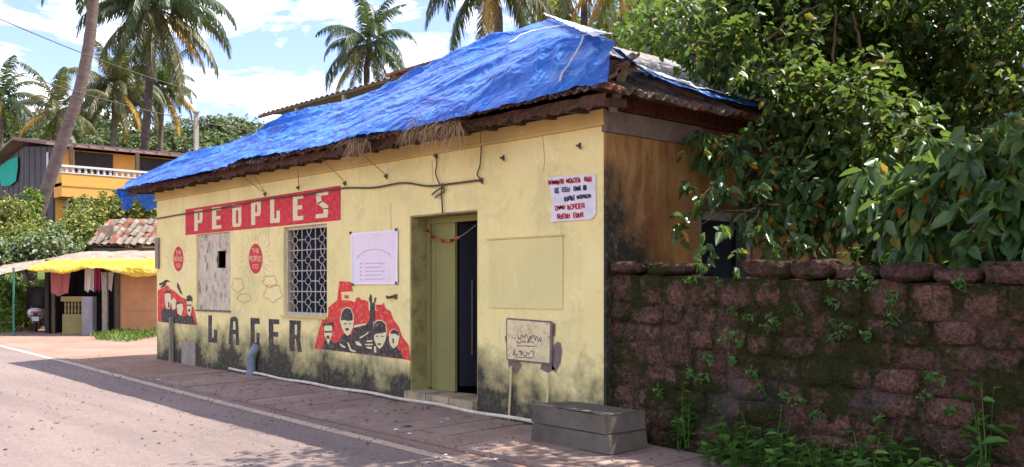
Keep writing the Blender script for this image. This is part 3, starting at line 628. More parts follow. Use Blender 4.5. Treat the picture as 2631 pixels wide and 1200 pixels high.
for i in range(3):
    for j in range(4):
        cx_ = a0 + .05 + W_ * (i + .5) / 3; cz = c0 + .05 + H_ * (j + .5) / 4; w2, h2 = W_ / 6, H_ / 8
        gm.tube([(cx_ + w2 * .42 * math.cos(t), gy - .012, cz + h2 * .36 * math.sin(t)) for t in np.linspace(0, 6.2832, 9)], .007, 4)
        for s in (-1, 1):
            gm.tube([(cx_ + s * w2 * .40, gy - .006, cz), (cx_ + s * w2, gy - .006, cz)], .009, 4)
            gm.tube([(cx_ - w2 * .34, gy + .004, cz + s * h2), (cx_ - w2 * .22, gy + .004, cz + s * h2 * .62), (cx_, gy, cz + s * h2 * .36)], .009, 4)
            gm.tube([(cx_ + w2 * .34, gy + .004, cz + s * h2), (cx_ + w2 * .22, gy + .004, cz + s * h2 * .62), (cx_, gy, cz + s * h2 * .36)], .009, 4)
gm.build('grille', 'grille_paint', wfo)
# doorway: plastered reveal, green leaf, dark folded leaf, threshold stones
dx0, dx1, dz0, dz1 = door
rv = MB(); rv.box(dx0 - .001, dx0 + .022, .012, WT - .1, dz0, dz1); rv.box(dx1 - .022, dx1 + .001, .012, WT - .1, dz0, dz1); rv.box(dx0 + .022, dx1 - .022, .012, WT - .1, dz1 - .02, dz1 + .001)
rv.build('door_reveal', 'reveal_shade_plaster', house)
fr = MB(); fr.box(dx0 + .023, dx0 + .085, .27, .34, .1, dz1 - .021); fr.box(dx1 - .085, dx1 - .023, .27, .34, .1, dz1 - .021); fr.box(dx0 + .085, dx1 - .085, .27, .34, dz1 - .10, dz1 - .021)
fr.build('door_frame', 'olive_wood', house)
lx0 = F(1108, 800, .30)[0]; lx1 = F(1169, 800, .30)[0]
dl = MB().box(lx0, lx1, .30, .34, .07, dz1 - .10).build('door_leaf', 'olive_wood', house)
MB().box(lx0 + .07, lx0 + .10, .294, .30, .14, dz1 - .13).build('door_batten', 'olive_wood', dl)
MB().box(dx0 + .09, lx0 - .015, .315, .335, .07, dz1 - .1).build('door_leaf', 'navy_paint', house)
d2 = MB().bar((lx1 + .012, .36, 1.24), (lx1 + .30, .95, 1.24), .04, 2.2).build('door_leaf', 'navy_paint', house)
MB().tube([(lx1 + .115, .50, .55), (lx1 + .115, .50, 1.55)], .014, 6).build('door_bolt', 'wire', d2)
for i in range(3):
    wdt = (dx1 - dx0) / 3; x0 = dx0 + i * wdt
    MB().box(x0 + .004, x0 + wdt - .004, -.10 + .01 * i, .40, -.18, .065 - .01 * i).build('threshold_stone', 'step_stone', house)
# side window
b0, b1, e0, e1 = swin
sw = MB(); sw.box(-.10, -.03, b0, b0 + .10, e0, e1); sw.box(-.10, -.03, b1 - .10, b1, e0, e1); sw.box(-.10, -.03, b0 + .1, b1 - .1, e1 - .1, e1); sw.box(-.10, -.03, b0 + .1, b1 - .1, e0, e0 + .1)
swo = sw.build('window', 'window_frame_blue', house)
MB().box(-.09, -.08, b0 + .1, b1 - .1, e0 + .1, e1 - .1).build('pane', 'window_dark', swo)
MB().box(-.075, -.035, b0 + .12, b0 + .45, e0 + .1, e0 + .62).build('shutter', 'house_white', swo)
MB().box(-.075, -.035, b1 - .32, b1 - .11, e0 + .1, e1 - .12).build('shutter', 'navy_paint', swo)
MB().box(.001, .05, b0 - .06, b1 + .06, e1 + .001, e1 + .08).build('lintel', 'dark_wood', swo)
# narrow cement pier patch and wooden frame at the far left corner
MB().box(XL + .02, XL + .16, -.05, -.001, F(404, 690)[2], F(404, 612)[2]).build('meter_frame', 'grey_wood', house)
pt = MB(); q = F(447, 830)[0]; pt.box(q - .03, q + .03, -.09, -.02, gz(q, 0) - .05, F(447, 815)[2]); pt.build('standpipe_post', 'grey_wood', house)
q = F(488, 900)[0]; MB().box(q - .35, q + .27, -.016, -.001, -.2, F(488, 878)[2]).build('cement_patch', 'patch_grey', house)

# ---- roof carcass
HA = np.array([-3.86, 2.98, 5.55]); HL = np.array([-8.95, 3.0, 5.20]); EV = 3.46
FL, FR_, BL_, BR_ = np.array([-12.5, -.5, 3.40]), np.array([.5, -.5, 3.44]), np.array([-12.5, 6.95, 3.45]), np.array([.5, 6.95, 3.5])
rf = MB()
for q in ((FL, FR_, HA, HL), (FR_, BR_, HA), (BR_, BL_, HL, HA), (BL_, FL, HL)): rf.ngon(q)
rfo = rf.build('roof', 'tin_grey', house)
MB().box(-12.35, .05, -.40, 6.8, 3.365, 3.385).build('soffit', 'dark_wood', house)
bd = MB()
bd.grid(lambda u, v: (-12.42 + 12.85 * u, -.43 - .05 * fbm(u * 70, v * 3) - .03 * (1 - v), 3.285 + .05 * fbm(u * 45, 0.5) * (1 - v) + .05 * fbm(u * 140, .2) * (1 - v) + .12 * v), 220, 3)
bd.build('eave_board', 'brown_board', house)
for i in range(26):   # rafter tails
    x = -12.2 + i * .5; MB().bar((x, -.42, 3.33), (x, .0, 3.36), .06, .08).build('rafter', 'dark_wood', house)
for i in range(14):
    y = -.2 + i * .5; MB().bar((.44, y, 3.44), (.0, y, 3.56), .06, .07).build('rafter', 'dark_wood', house)
# clay tiles along the open eaves: front right, side
def tile_mesh(name, mat, w=.25, ln=.42):
    mb = MB(); prof = [(-.5, .0), (-.36, .035), (-.18, .045), (0, .03), (.14, .0), (.36, .004), (.5, .028)]
    for t in (0, .018):
        for yy in (0, ln):
            for px_, pz in prof: mb.v.append((px_ * w, yy, pz + t))
    n = len(prof)
    for i in range(n - 1):
        mb.f.append((2 * n + i, 2 * n + i + 1, 3 * n + i + 1, 3 * n + i)); mb.f.append((i, 2 * n + i, 2 * n + i + 1, i + 1)[::-1]); mb.f.append((i, n + i, n + i + 1, i + 1))
    mb.f.append((0, n, 3 * n, 2 * n)); mb.f.append((n - 1, 3 * n - 1, 4 * n - 1, 2 * n - 1)); return mb.mesh(name, mat)
TM = [tile_mesh('roof_tile', 'terracotta'), tile_mesh('roof_tile', 'grey_tile')]; TS = [tile_mesh('roof_tile', 'terracotta', .15, .38), tile_mesh('roof_tile', 'grey_tile', .15, .38), tile_mesh('roof_tile', 'grey_tile', .15, .34)]
pf = math.atan2(HA[2] - EV, HA[1] + .5)
for row in range(2):
    for i in range(62):
        x = -8.3 + i * .142 + (row % 2) * .03; y = -.57 + row * .30; z = EV - .075 + row * .30 * math.tan(pf) + .02 * row + (x + 12.5) / 13 * .03
        if (row == 1 and x < -3) or x < -8.2: continue
        if x < -3: z -= .03
        o = addobj('roof_tile', random.choice(TS), rfo); o.location = (x, y + random.uniform(-.03, .03), z + random.uniform(-.012, .014)); o.rotation_euler = (pf + R(random.uniform(-4, 4)), R(random.uniform(-3, 3)), R(random.uniform(-9, 9)))
ps = math.atan2(HA[2] - EV, .5 - HA[0])
for row in range(3):
    for i in range(52):
        y = -.42 + i * .142; x = .56 - row * .30; z = EV - .075 + row * .30 * math.tan(ps) + .015 * row
        if y < -.42 + row * .3: continue
        o = addobj('roof_tile', random.choice(TS), rfo); o.location = (x + random.uniform(-.03, .03), y, z + random.uniform(-.015, .02)); o.rotation_euler = (ps + R(random.uniform(-5, 5)), R(random.uniform(-4, 4)), R(90 + random.uniform(-6, 6)))
# hip beam end, broken corner: struts and loose boards
hb = MB(); hb.bar((-.9, .55, 4.02), (.42, -.34, 3.66), .12, .16); hb.build('hip_beam', 'dark_wood', house)
MB().bar((.46, -.16, 3.76), (.10, .03, 3.32), .08, .06).build('strut', 'grey_wood', house)
MB().bar((.40, -.20, 3.62), (.14, .02, 3.38), .05, .05).build('strut', 'grey_wood', house)
for k in range(2, 4):
    o = addobj('roof_tile', TM[k % 2], rfo); o.location = (.60 - .10 * k + .12, -.46 + .11 * k, 3.56 + .04 * k); o.rotation_euler = (R(24), R(-8 + 6 * k), R(38 + 9 * k))
# grey sheets on the hip slope behind the tarpaulin
def hipslope(y, s, lift=0): return (.5 - s, y, EV + .02 + s * math.tan(ps) + lift)
for k in range(5):
    y0 = .9 + k * .82
    sh = MB(); sh.grid(lambda u, v: hipslope(y0 + .86 * u, .75 + (1.5 + .25 * k * (2 - k * .4)) * v, .07 + .025 * math.sin(u * 6.283 * 6) + .012 * (k % 2)), 36, 2); sh.build('roof_sheet', 'tin_grey', rfo)

# ------------------------------------------------------------------ blue tarpaulin over the front slope
tp = thing('blue_tarpaulin', 'wrinkled bright blue plastic tarpaulin tied over the tavern roof', 'tarpaulin', (0, 0, 0))
top_pts = [(-12.62, -.45, 3.44), (-11.4, .65, 4.09), (-10.2, 1.8, 4.65), (-8.95, 3.0, 5.28), (-7.0, 3.0, 5.26), (-5.66, 3.0, 5.44), (-4.74, 3.0, 5.57), (-3.86, 2.98, 5.66), (-2.4, 1.86, 5.07), (-1.0, .76, 4.50), (.52, -.38, 3.88)]
bot_pts = [(-12.70, -.62, 3.37), (-11.8, -.66, 3.36), (-10.5, -.66, 3.36), (-9.2, -.66, 3.35), (-7.56, -.68, 3.36), (-7.0, -.68, 3.43), (-5.9, -.68, 3.40), (-4.5, -.70, 3.36), (-3.6, -.72, 3.40), (-2.6, -.72, 3.34), (-1.76, -.70, 3.36), (-.33, -.67, 3.40), (.58, -.56, 3.45)]
def resample(pts, n=200):
    p = np.array(pts); L = np.concatenate([[0], np.cumsum(np.linalg.norm(np.diff(p, axis=0), axis=1))]); t = np.linspace(0, L[-1], n)
    return np.stack([np.interp(t, L, p[:, k]) for k in range(3)], 1)
# pair top and bottom so that folds run down the slope, drawn towards the left
tu = np.array([p[0] for p in top_pts]); bu = np.array([p[0] for p in bot_pts])
def tarp_pt(u, v):
    xb = -12.70 + 13.28 * u; xt = -12.62 + 13.14 * (u ** 1.0)
    b_ = np.array([np.interp(xb, bu, [p[k] for p in bot_pts]) for k in range(3)]); t = np.array([np.interp(xt, tu, [p[k] for p in top_pts]) for k in range(3)])
    p = b_ + (t - b_) * v
    L = np.linalg.norm(t - b_)
    p[2] += (.075 + .20 * sm(-7, -2.2, xb)) * math.sin(math.pi * v ** .8) * min(L, 2.0) / 2.0
    # long folds slanting along the slope
    s_ = p[1] - .20 * p[0] + .35 * fbm(p[0] * .22, p[1] * .5, 2); w_ = .35 + .9 * max(0, .5 + fbm(p[0] * .4, p[1] * .9, 3))
    d = .13 * (1 - abs(math.sin(s_ * 2.6))) ** 3 * w_ + .05 * (1 - abs(math.sin(s_ * 6.7 + .9 + p[0] * .25))) ** 4 * w_
    d += .035 * fbm(p[0] * .6, p[1] * 1.6 - p[0] * .3, 7) + .016 * fbm(p[0] * 2, p[1] * 7 - p[0] * 1.4, 5)
    right = sm(-1.6, .2, p[0])
    d += right * (1 - .85 * v) * .06 * (1 - abs(math.sin(p[0] * 7 + p[1] * 5 + 2 * fbm(p[0] * 2, p[2] * 2)))) ** 2
    d *= 1 - .8 * sm(.6, .95, v) * sm(-4.6, -3.6, xt)
    edge = min(1, v * 6) * min(1, (1 - v) * 6 + .35)
    p += np.array([0, -.5, .85]) * (d * edge + .03)
    if v < .04: p[2] += .03 * fbm(p[0] * 3, 1) + .02 * fbm(p[0] * 9, 2); p[1] += .03 * fbm(p[0] * 2.2, 4)
    return p
sheet = MB().grid(tarp_pt, 420, 70).build('tarp_sheet', 'tarp_blue', tp, True)
# part that turns over ridge and left hip to the far side
def over_pt(u, v):
    i = u * 6; xt = -12.62 + 6.9 * u; t = np.array([np.interp(xt, tu, [p[k] for p in top_pts]) for k in range(3)])
    dn = np.array([-.35 if xt < -8.95 else 0, .55, -.36]); return t + dn * v * (1.2 + .3 * fbm(xt, v)) + np.array([0, -.015, .026]) + np.array([0, 0, .02 * fbm(xt * 2, v * 3)])
MB().grid(over_pt, 90, 6).build('far_flap', 'tarp_blue', tp, True)
# turned tarp edge along the right hip, overexposed sun painted in as white
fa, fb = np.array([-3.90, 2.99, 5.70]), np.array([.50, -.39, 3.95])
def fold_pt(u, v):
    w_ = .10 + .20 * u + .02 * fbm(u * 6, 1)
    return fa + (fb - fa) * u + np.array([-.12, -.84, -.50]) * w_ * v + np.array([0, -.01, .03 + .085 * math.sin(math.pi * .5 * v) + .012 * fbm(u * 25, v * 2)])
MB().grid(fold_pt, 110, 20).build('hip_glare_fold', 'tarp_sun_pale', tp, True)
def side_strip(s0, s1, lift):
    def fn(u, v):
        s = s0 + (s1 - s0) * v + (.05 * fbm(u * 9, 2) - .04 * math.sin(u * 5)) * min(1, u * 6)
        yh = -.37 + max(s, 0) * .775; y = yh + (4.8 - yh) * u
        return np.array(hipslope(y, s, lift + .03 * fbm(u * 16, v * 4) * min(1, u * 8) + max(.36 - lift - .08 * s, 0) * math.exp(-(y - yh) / .5)))
    return fn
MB().grid(side_strip(-.06, .25, .10), 60, 4).build('side_edge', 'tarp_blue', tp, True)
MB().grid(side_strip(.23, .58, .125), 60, 6).build('side_sheet', 'tarp_sun_pale', tp, True)
MB().grid(side_strip(.56, .84, .10), 60, 4).build('side_edge', 'tarp_blue', tp, True)
# hanging end at the far left corner
MB().grid(lambda u, v: (-12.68 + .30 * u, -.58 + .2 * u + .04 * math.sin(u * 9), 3.42 - (.10 + .34 * math.sin(u * 2.6)) * v + .04 * fbm(u * 4, v * 4)), 10, 8).build('hanging_corner', 'tarp_blue', tp, True)
# white ropes across the sheet near the right hip
for k, pts in enumerate(([(.955, .0), (.955, .35), (.953, .7), (.955, 1.0)], [(.80, .55), (.80, .75), (.82, .93), (.835, .99)])):
    P_ = []
    for (ua, va), (ub, vb) in zip(pts, pts[1:]):
        for t in np.linspace(0, 1, 10): P_.append(tarp_pt(ua + (ub - ua) * t, min(max(va + (vb - va) * t, .05), .97)) + np.array([0, -.02, .03]))
    MB().tube(P_, .009, 5).build('tie_rope', 'rope_white', tp)

# ------------------------------------------------------------------ dry straw caught on the eave
def straw(name, px0, px1, py0, drop, n, label, seed):
    rng = random.Random(seed); mb = MB()
    for i in range(n):
        p = F(rng.uniform(px0, px1), py0 + rng.uniform(-14, 10), -.62 + rng.uniform(-.05, .04)); L = drop * rng.uniform(.4, 1.1)
        d = Vector((rng.gauss(0, .45), rng.gauss(-.15, .25), rng.uniform(-1, .35))).normalized(); q = Vector(p); w = rng.uniform(.004, .009)
        pts = [q]
        for s in range(3): q = q + d * L / 3; d = (d + Vector((0, 0, -.45))).normalized(); pts.append(q)
        k = len(mb.v)
        for j, r_ in enumerate(pts): ww = w * (1 - j * .25); mb.v += [(r_.x - ww, r_.y, r_.z), (r_.x + ww, r_.y, r_.z)]
        for j in range(3): mb.f.append((k + 2 * j, k + 2 * j + 1, k + 2 * j + 3, k + 2 * j + 2))
    tag(mb.build(name, 'straw'), label, 'straw')
straw('straw_tuft', 1040, 1185, 322, .34, 420, 'wide tuft of dry straw hanging over the tarpaulin edge', 3)
straw('straw_tuft', 890, 950, 365, .36, 130, 'narrow wisp of dry straw dangling left of the wide tuft', 4)

# ------------------------------------------------------------------ things on the facade
def wpts(pts, y=-.03): return [F(px, py, y) for px, py in pts]
def smooth_line(pts, n=8):
    pts = [Vector(p) for p in pts]; out = []
    for i in range(len(pts) - 1):
        p0, p1, p2, p3 = pts[max(i - 1, 0)], pts[i], pts[i + 1], pts[min(i + 2, len(pts) - 1)]
        for k in range(n):
            t = k / n; out.append(.5 * ((2 * p1) + (p2 - p0) * t + (2 * p0 - 5 * p1 + 4 * p2 - p3) * t * t + (3 * p1 - p0 - 3 * p2 + p3) * t ** 3))
    return out + [pts[-1]]
def cable(name, pts, r, mat, label, cat='cable', y=-.03, group=None):
    return tag(MB().tube(smooth_line(wpts(pts, y)), r, 5).build(name, mat), label, cat, group)
cable('service_cable', [(402, 562), (470, 550), (560, 536), (683, 512), (780, 500), (876, 484), (960, 482), (1035, 470), (1100, 478), (1160, 472), (1238, 462)], .013, 'wire', 'long dark service cable sagging along the facade over the red sign')
cable('door_cable', [(1137, 470), (1134, 500), (1136, 520), (1137, 548)], .011, 'wire', 'short dark cable dropping to the top of the doorway')
cable('drop_cable', [(1235, 338), (1236, 380), (1233, 425), (1226, 448), (1238, 462)], .009, 'wire', 'thin cable dropping from the eave right of the doorway')
cable('looped_cable', [(1118, 398), (1122, 420), (1119, 445), (1128, 470), (1137, 480)], .009, 'wire', 'kinked cable hanging on the wall above the doorway')
tag(MB().tube(smooth_line([F(1110, 500, -.03), F(1122, 490, -.06), F(1137, 482, -.05), F(1140, 492, -.03), F(1128, 500, -.05), F(1118, 508, -.03)]), .011, 5).build('cable_knot', 'wire'), 'knot of dark wire ends above the doorway', 'cable')
for a, b_, lab in (((618, 452), (683, 497), 'left of two stay strings meeting at the hook above the red sign'), ((650, 448), (683, 497), 'right of two stay strings meeting at the hook above the red sign'),
                   ((826, 408), (887, 468), 'stay string slanting down just right of the red sign top'), ((928, 394), (992, 450), 'stay string slanting down above the white poster'), ((765, 440), (768, 478), 'short vertical string above the letter L of the red sign')):
    p0 = F(a[0], a[1], -.40); p1 = F(b_[0], b_[1], -.03); tag(MB().tube([p0, p1], .006, 4).build('stay_string', 'string'), lab, 'string')
for px, py, lab in ((683, 498, 'bent iron hook where two stay strings meet above the sign'), (888, 470, 'iron hook right of the red sign corner'), (994, 452, 'iron hook above the white poster'), (768, 481, 'small iron hook at the red sign top edge'),
                    (1239, 464, 'iron bracket at the right end of the service cable'), (1490, 374, 'rusty bracket stub high near the right corner'), (1294, 405, 'small rusty hook left of the notice under the cornice'), (1122, 400, 'small rusty hook under the cornice above the doorway')):
    c_ = F(px, py); h = thing('wall_hook', lab, 'hook', (c_[0], 0, c_[2]))
    MB().box(-.014, .018, -.006, .0, -.02, .03).build('plate', 'wire', h)
    MB().tube(smooth_line([(0, -.004, 0), (-.02, -.03, .0), (.03, -.045, -.02), (.05, -.03, -.045)], 4), .012, 5).build('hook_arm', 'wire', h)
# white poster with faint arch of print
pc = F(904, 599), F(1024, 590), F(1025, 730), F(907, 731)
ps_ = thing('poster', 'pinkish white sheet poster pinned between barred window and doorway', 'poster', ((pc[0][0] + pc[1][0]) / 2, 0, (pc[0][2] + pc[2][2]) / 2)); o0 = np.array(ps_.location)
def poster_pt(u, v):
    a = pc[0] + (pc[1] - pc[0]) * u; b_ = pc[3] + (pc[2] - pc[3]) * u; p = b_ + (a - b_) * v; p[1] = -.016 - .008 * fbm(u * 2, v * 2) - .006 * fbm(u * 6, v * 1.5); return p - o0
MB().grid(poster_pt, 14, 14).build('sheet', 'poster', ps_, True)
em = MB()
for u0, u1, v0, v1 in ((0, 1, .965, 1), (0, 1, 0, .03), (0, .035, 0, 1), (.965, 1, 0, 1)):
    em.grid(lambda u, v: poster_pt(u0 + (u1 - u0) * u, v0 + (v1 - v0) * v) + np.array([0, -.003, 0]), 6, 6)
em.build('hem', 'poster_edge', ps_)
pr = MB()
def pstroke(a, b_, w, h=None):
    pa, pb = poster_pt(*a), poster_pt(*b_); pr.bar(pa + np.array([0, -.005, 0]), pb + np.array([0, -.005, 0]), .002, w, up=(0, 0, 1))
for i in range(22):
    t0, t1 = R(160 - i * 6.4), R(160 - i * 6.4 - 4); pstroke((.5 + .38 * math.cos(t0), .42 + .24 * math.sin(t0)), (.5 + .38 * math.cos(t1), .42 + .24 * math.sin(t1)), .010)
for j in range(5):
    pstroke((.20, .40 - j * .075), (.225, .40 - j * .075), .02); pstroke((.30, .40 - j * .075), (.72 - .06 * (j % 2), .40 - j * .075), .010)
pr.build('print', 'faint_print', ps_)
for u, v in ((.0, 1.02), (.97, 1.03), (.97, .02), (.02, .0)):
    p = poster_pt(min(u, 1), min(v, 1)); MB().box(p[0] - .02, p[0] + .02, p[1] - .012, p[1] + .004, p[2] - .02, p[2] + .02).build('corner_tack', 'wire', ps_)
# hand painted notice near the corner
zn = zp((1400, 430), 7.833)
nt_ = thing('notice_board', 'small white notice with rows of red and blue lettering near the right corner', 'notice', F(1475, 505)); o1 = np.array(nt_.location)
out = [zn(95, 200), zn(1000, 140), zn(1035, 170), zn(1045, 940), zn(960, 1045), zn(140, 1105), zn(175, 700), zn(110, 330)]
nb = MB(); k = len(out)
for yy in (-.018, -.002):
    for p in out: q = F(*p); nb.v.append((q[0] - o1[0], yy, q[2] - o1[2]))
nb.f.append(tuple(range(k))); nb.f.append(tuple(reversed(range(k, 2 * k)))); nb.f += [(i, (i + 1) % k, k + (i + 1) % k, k + i) for i in range(k)]
nb.build('board', 'notice', nt_)
def scrawl(mb, x0, x1, ya, yb, n, seed):
    """row of block letter strokes between two corners of the notice, letters as upright and cross strokes"""
    rng = random.Random(seed); w = (x1 - x0) / n
    for i in range(n):
        xa = x0 + i * w + w * .08; xb = xa + w * .78; f = (i + .5) / n; yt = ya[0] + (ya[1] - ya[0]) * f; yo = yb[0] + (yb[1] - yb[0]) * f
        segs = [((xa, yt), (xa, yo))]
        segs += rng.sample([((xb, yt), (xb, yo)), ((xa, yt), (xb, yt)), ((xa, yo), (xb, yo)), ((xa, (yt + yo) / 2), (xb, (yt + yo) / 2)), ((xa, yt), (xb, yo))], 3)
        for a, b_ in segs:
            p, q = F(*zn(*a)), F(*zn(*b_)); mb.bar((p[0] - o1[0], -.0205, p[2] - o1[2]), (q[0] - o1[0], -.0205, q[2] - o1[2]), .001, .016, up=(0, 0, 1) if abs(p[0] - q[0]) > .01 else (1, 0, 0))
for segs, mat in (([(95, 405, (280, 240), (355, 335), 7, 1), (455, 745, (240, 205), (320, 295), 6, 2), (820, 965, (205, 185), (290, 280), 3, 3), (235, 430, (790, 755), (870, 830), 4, 4), (480, 825, (760, 725), (850, 820), 6, 5), (270, 530, (950, 925), (1040, 1010), 5, 6), (595, 800, (920, 910), (1010, 1000), 4, 7)], 'notice_red'),
                  ([(225, 310, (430, 420), (520, 515), 2, 8), (370, 525, (410, 400), (495, 485), 3, 9), (605, 755, (395, 380), (485, 470), 3, 10), (800, 860, (375, 365), (470, 460), 2, 11), (415, 635, (600, 565), (680, 655), 5, 12), (670, 950, (570, 550), (630, 610), 7, 13)], 'notice_blue')):
    m_ = MB()
    for s in segs: scrawl(m_, *s)
    struct(m_.build('lettering', mat, nt_), 'stuff')
# meter hatch with handwriting, mortar smears and two thin conduits
zh = zp((1280, 800), 4.05)
ht = thing('meter_hatch', 'square tan hatch with black handwriting set low in the wall right of the doorway', 'hatch', F(1360, 880)); o2 = np.array(ht.location)
def hpt(x, y, yy=-.03): q = F(*zh(x, y)); return (q[0] - o2[0], yy, q[2] - o2[2])
hb2 = MB(); rim = [(115, 85), (560, 120), (555, 535), (118, 490)]
for yy in (-.035, .0):
    for p in rim: hb2.v.append(hpt(p[0], p[1], yy))
hb2.f += [(0, 1, 2, 3), (7, 6, 5, 4)] + [(i, 4 + i, 4 + (i + 1) % 4, (i + 1) % 4) for i in range(4)]; hb2.build('cover', 'hatch_board', ht)
fm_ = MB()
for a, b_ in (((108, 80), (570, 117)), ((570, 117), (568, 540)), ((568, 540), (112, 497)), ((112, 497), (108, 80))): fm_.bar(hpt(*a, -.02), hpt(*b_, -.02), .015, .03)
fm_.build('cover_frame', 'bare_cement', ht)
wr = MB(); rng = random.Random(5)
for (xa, xb, yy, am) in ((165, 475, 255, 34), (215, 400, 315, 18), (165, 395, 430, 38)):
    pts = []; n_ = int((xb - xa) / 9)
    for i in range(n_ + 1): pts.append((xa + (xb - xa) * i / n_, yy + rng.uniform(-am, am) + (30 if am == 34 else 0) * i / n_))
    for a, b_ in zip(pts, pts[1:]):
        if rng.random() < .86: wr.bar(hpt(*a, -.0365), hpt(*b_, -.0365), .001, .009)
for yy, xa, xb in ((355, 215, 405), (475, 215, 390)): wr.bar(hpt(xa, yy, -.0365), hpt(xb, yy + 8, -.0365), .001, .009)
wr.build('handwriting', 'ink', ht)
for pts in ([(585, 350), (620, 315), (655, 330), (668, 420), (650, 540), (600, 640), (560, 600), (572, 430)], [(105, 500), (220, 515), (250, 560), (200, 640), (140, 620), (108, 560)], [(455, 545), (560, 545), (600, 600), (520, 640), (440, 600)], [(70, 260), (110, 250), (112, 340), (85, 330)], [(565, 120), (600, 130), (596, 250), (572, 270)]):
    MB().ngon([hpt(x, y, -.006) for x, y in pts]).build('mortar_smear', 'bare_cement', ht)
for x0, y0, x1, y1 in ((158, 570, 135, 1165), (545, 640, 535, 985)):
    MB().tube([hpt(x0, y0, -.03), hpt((x0 + x1) / 2, (y0 + y1) / 2, -.035), hpt(x1, y1, -.04)], .014, 7).build('conduit', 'pvc_cream', ht)
# flower string across the doorway
gl = thing('door_garland', 'drooping string of dried orange and dark flowers across the doorway top', 'garland', F(1160, 600, .1)); o3 = np.array(gl.location)
ga = [F(px, py, yy) - o3 for px, py, yy in ((1097, 592, .20), (1106, 606, .18), (1130, 617, .15), (1150, 620, .12), (1170, 614, .10), (1195, 600, .06), (1223, 578, .02))]
gp = smooth_line(ga, 6); MB().tube(gp, .005, 4).build('string', 'string', gl)
for i in range(1, 27):
    p = gp[i]; r_ = random.uniform(.018, .03)
    MB().lathe([(.3 * r_, -r_ * .8), (r_, -.2 * r_), (r_ * .8, .5 * r_), (.2 * r_, .8 * r_)], p, 7).build('blossom', 'dry_bloom' if i % 7 < 3 else 'marigold', gl, True)
# nest-like stain hook under poster
c_ = F(1005, 763); hk = thing('wall_bracket', 'short rusty bracket sticking out under the poster', 'bracket', c_)
MB().tube([(-.10, -.01, .01), (-.03, -.04, -.01), (.05, -.04, 0), (.12, -.01, .015)], [.012, .018, .018, .022], 6).build('rod', 'terracotta', hk); MB().box(.10, .15, -.02, 0, -.03, .04).build('plate', 'terracotta', hk)
# pipe along the foot of the wall, blue standpipe stub, slab blocks
pp = [(x, -.13 + .02 * math.sin(x * 1.3) + .04 * sm(-6.5, -8.8, x), gz(x, -.13) + .075 + .008 * math.sin(x * 4)) for x in np.arange(-8.7, -.55, .25)]
tag(MB().tube(pp, .021, 7).build('white_pipe', 'pvc_white'), 'long dusty white pipe lying along the foot of the tavern wall', 'pipe')
q = F(660, 930)[0]; sp_o = thing('pipe_stub', 'bent blue grey pipe stub standing against the wall below the lettering', 'pipe', (q, -.09, gz(q, -.1)))
MB().tube(smooth_line([(0, 0, -.05), (-.02, 0, .15), (-.02, .0, .30), (.02, .03, .42), (.0, .09, .50)], 4), .075, 10).build('bent_pipe', 'pvc_blue', sp_o, True)
MB().lathe([(.085, .02), (.095, .03), (.095, .09), (.085, .10)], (-.01, 0, .0), 12).build('collar', 'pvc_blue', sp_o)
bk = slab_mesh('block', .54, 1.06, .178, 'concrete_block', (.03, .055), (.34, -.34), .012)
for k, (dx_, dy_, rz_, lab) in enumerate(((0, 0, 90.5, 'lower of two stacked concrete slabs by the tavern corner'), (-.035, .02, 87.5, 'upper of two stacked concrete slabs with round holes by the tavern corner'))):
    o = tag(addobj('concrete_slab', bk if k == 0 else bk.copy()), lab, 'slab', 'stacked concrete slabs'); xx, yy = .30 + dx_, -.56 + dy_
    o.location = (xx, yy, gz(.3, -.6) + .048 + k * .184); o.rotation_euler = (R(.4), R(.8), R(rz_))
# loose stones at the far corner
for i, (px, py, s) in enumerate(((440, 918, .10), (456, 922, .12), (464, 908, .08))):
    p = G(px, py); rk = MB().lathe([(.3 * s, 0), (s, .02), (s * .9, s * .6), (.4 * s, s * .9)], (0, 0, 0), 7)
    rk.v = [(a * (1.3 + .2 * math.sin(7 * a / s)), b_ * 1.0, c) for a, b_, c in rk.v]; o = tag(rk.build('loose_stone', 'grey_tile'), ('dark loose stone at the foot of the far left corner post', 'pale larger loose stone beside the far left corner post', 'upper small loose stone leaning on the far left corner post')[i], 'stone', 'loose stones by the corner post'); o.location = p
# litter
lr = random.Random(2)
for i, (px, py, s) in enumerate(((1018, 1116, .06), (1052, 1126, .05), (1149, 1088, .05), (1133, 1095, .03), (1273, 1187, .075), (1144, 1175, .035), (408, 984, .06), (1047, 1107, .10), (760, 985, .05), (965, 1068, .04))):
    p = G(px, py); m_ = MB(); m_.grid(lambda u, v: ((u - .5) * s, (v - .5) * s * .8, .02 + .35 * s * abs(fbm(u * 3 + i, v * 3))), 4, 4)
    lab = ('crumpled white scrap nearest the road line below the door', 'white scrap right of the crumpled one below the door', 'white scrap on a slab beside the white pipe', 'tiny white fleck beside the scrap by the pipe', 'largest white scrap near the bottom right of the line', 'small white fleck on the edge of the road line', 'white scrap in the shade at the far left of the line', 'flattened dark wrapper on the slabs below the door', 'pale scrap on the footway left of the mural', 'pale fleck on the footway below the painted crowd')[i]
    o = tag(m_.build('litter_scrap', 'cladding' if i == 7 else 'paper'), lab, 'litter', 'litter on the footway'); o.location = (p[0], p[1], p[2] + (.03 if p[1] > -1.55 else .005)); o.rotation_euler = (0, 0, lr.uniform(0, 6))

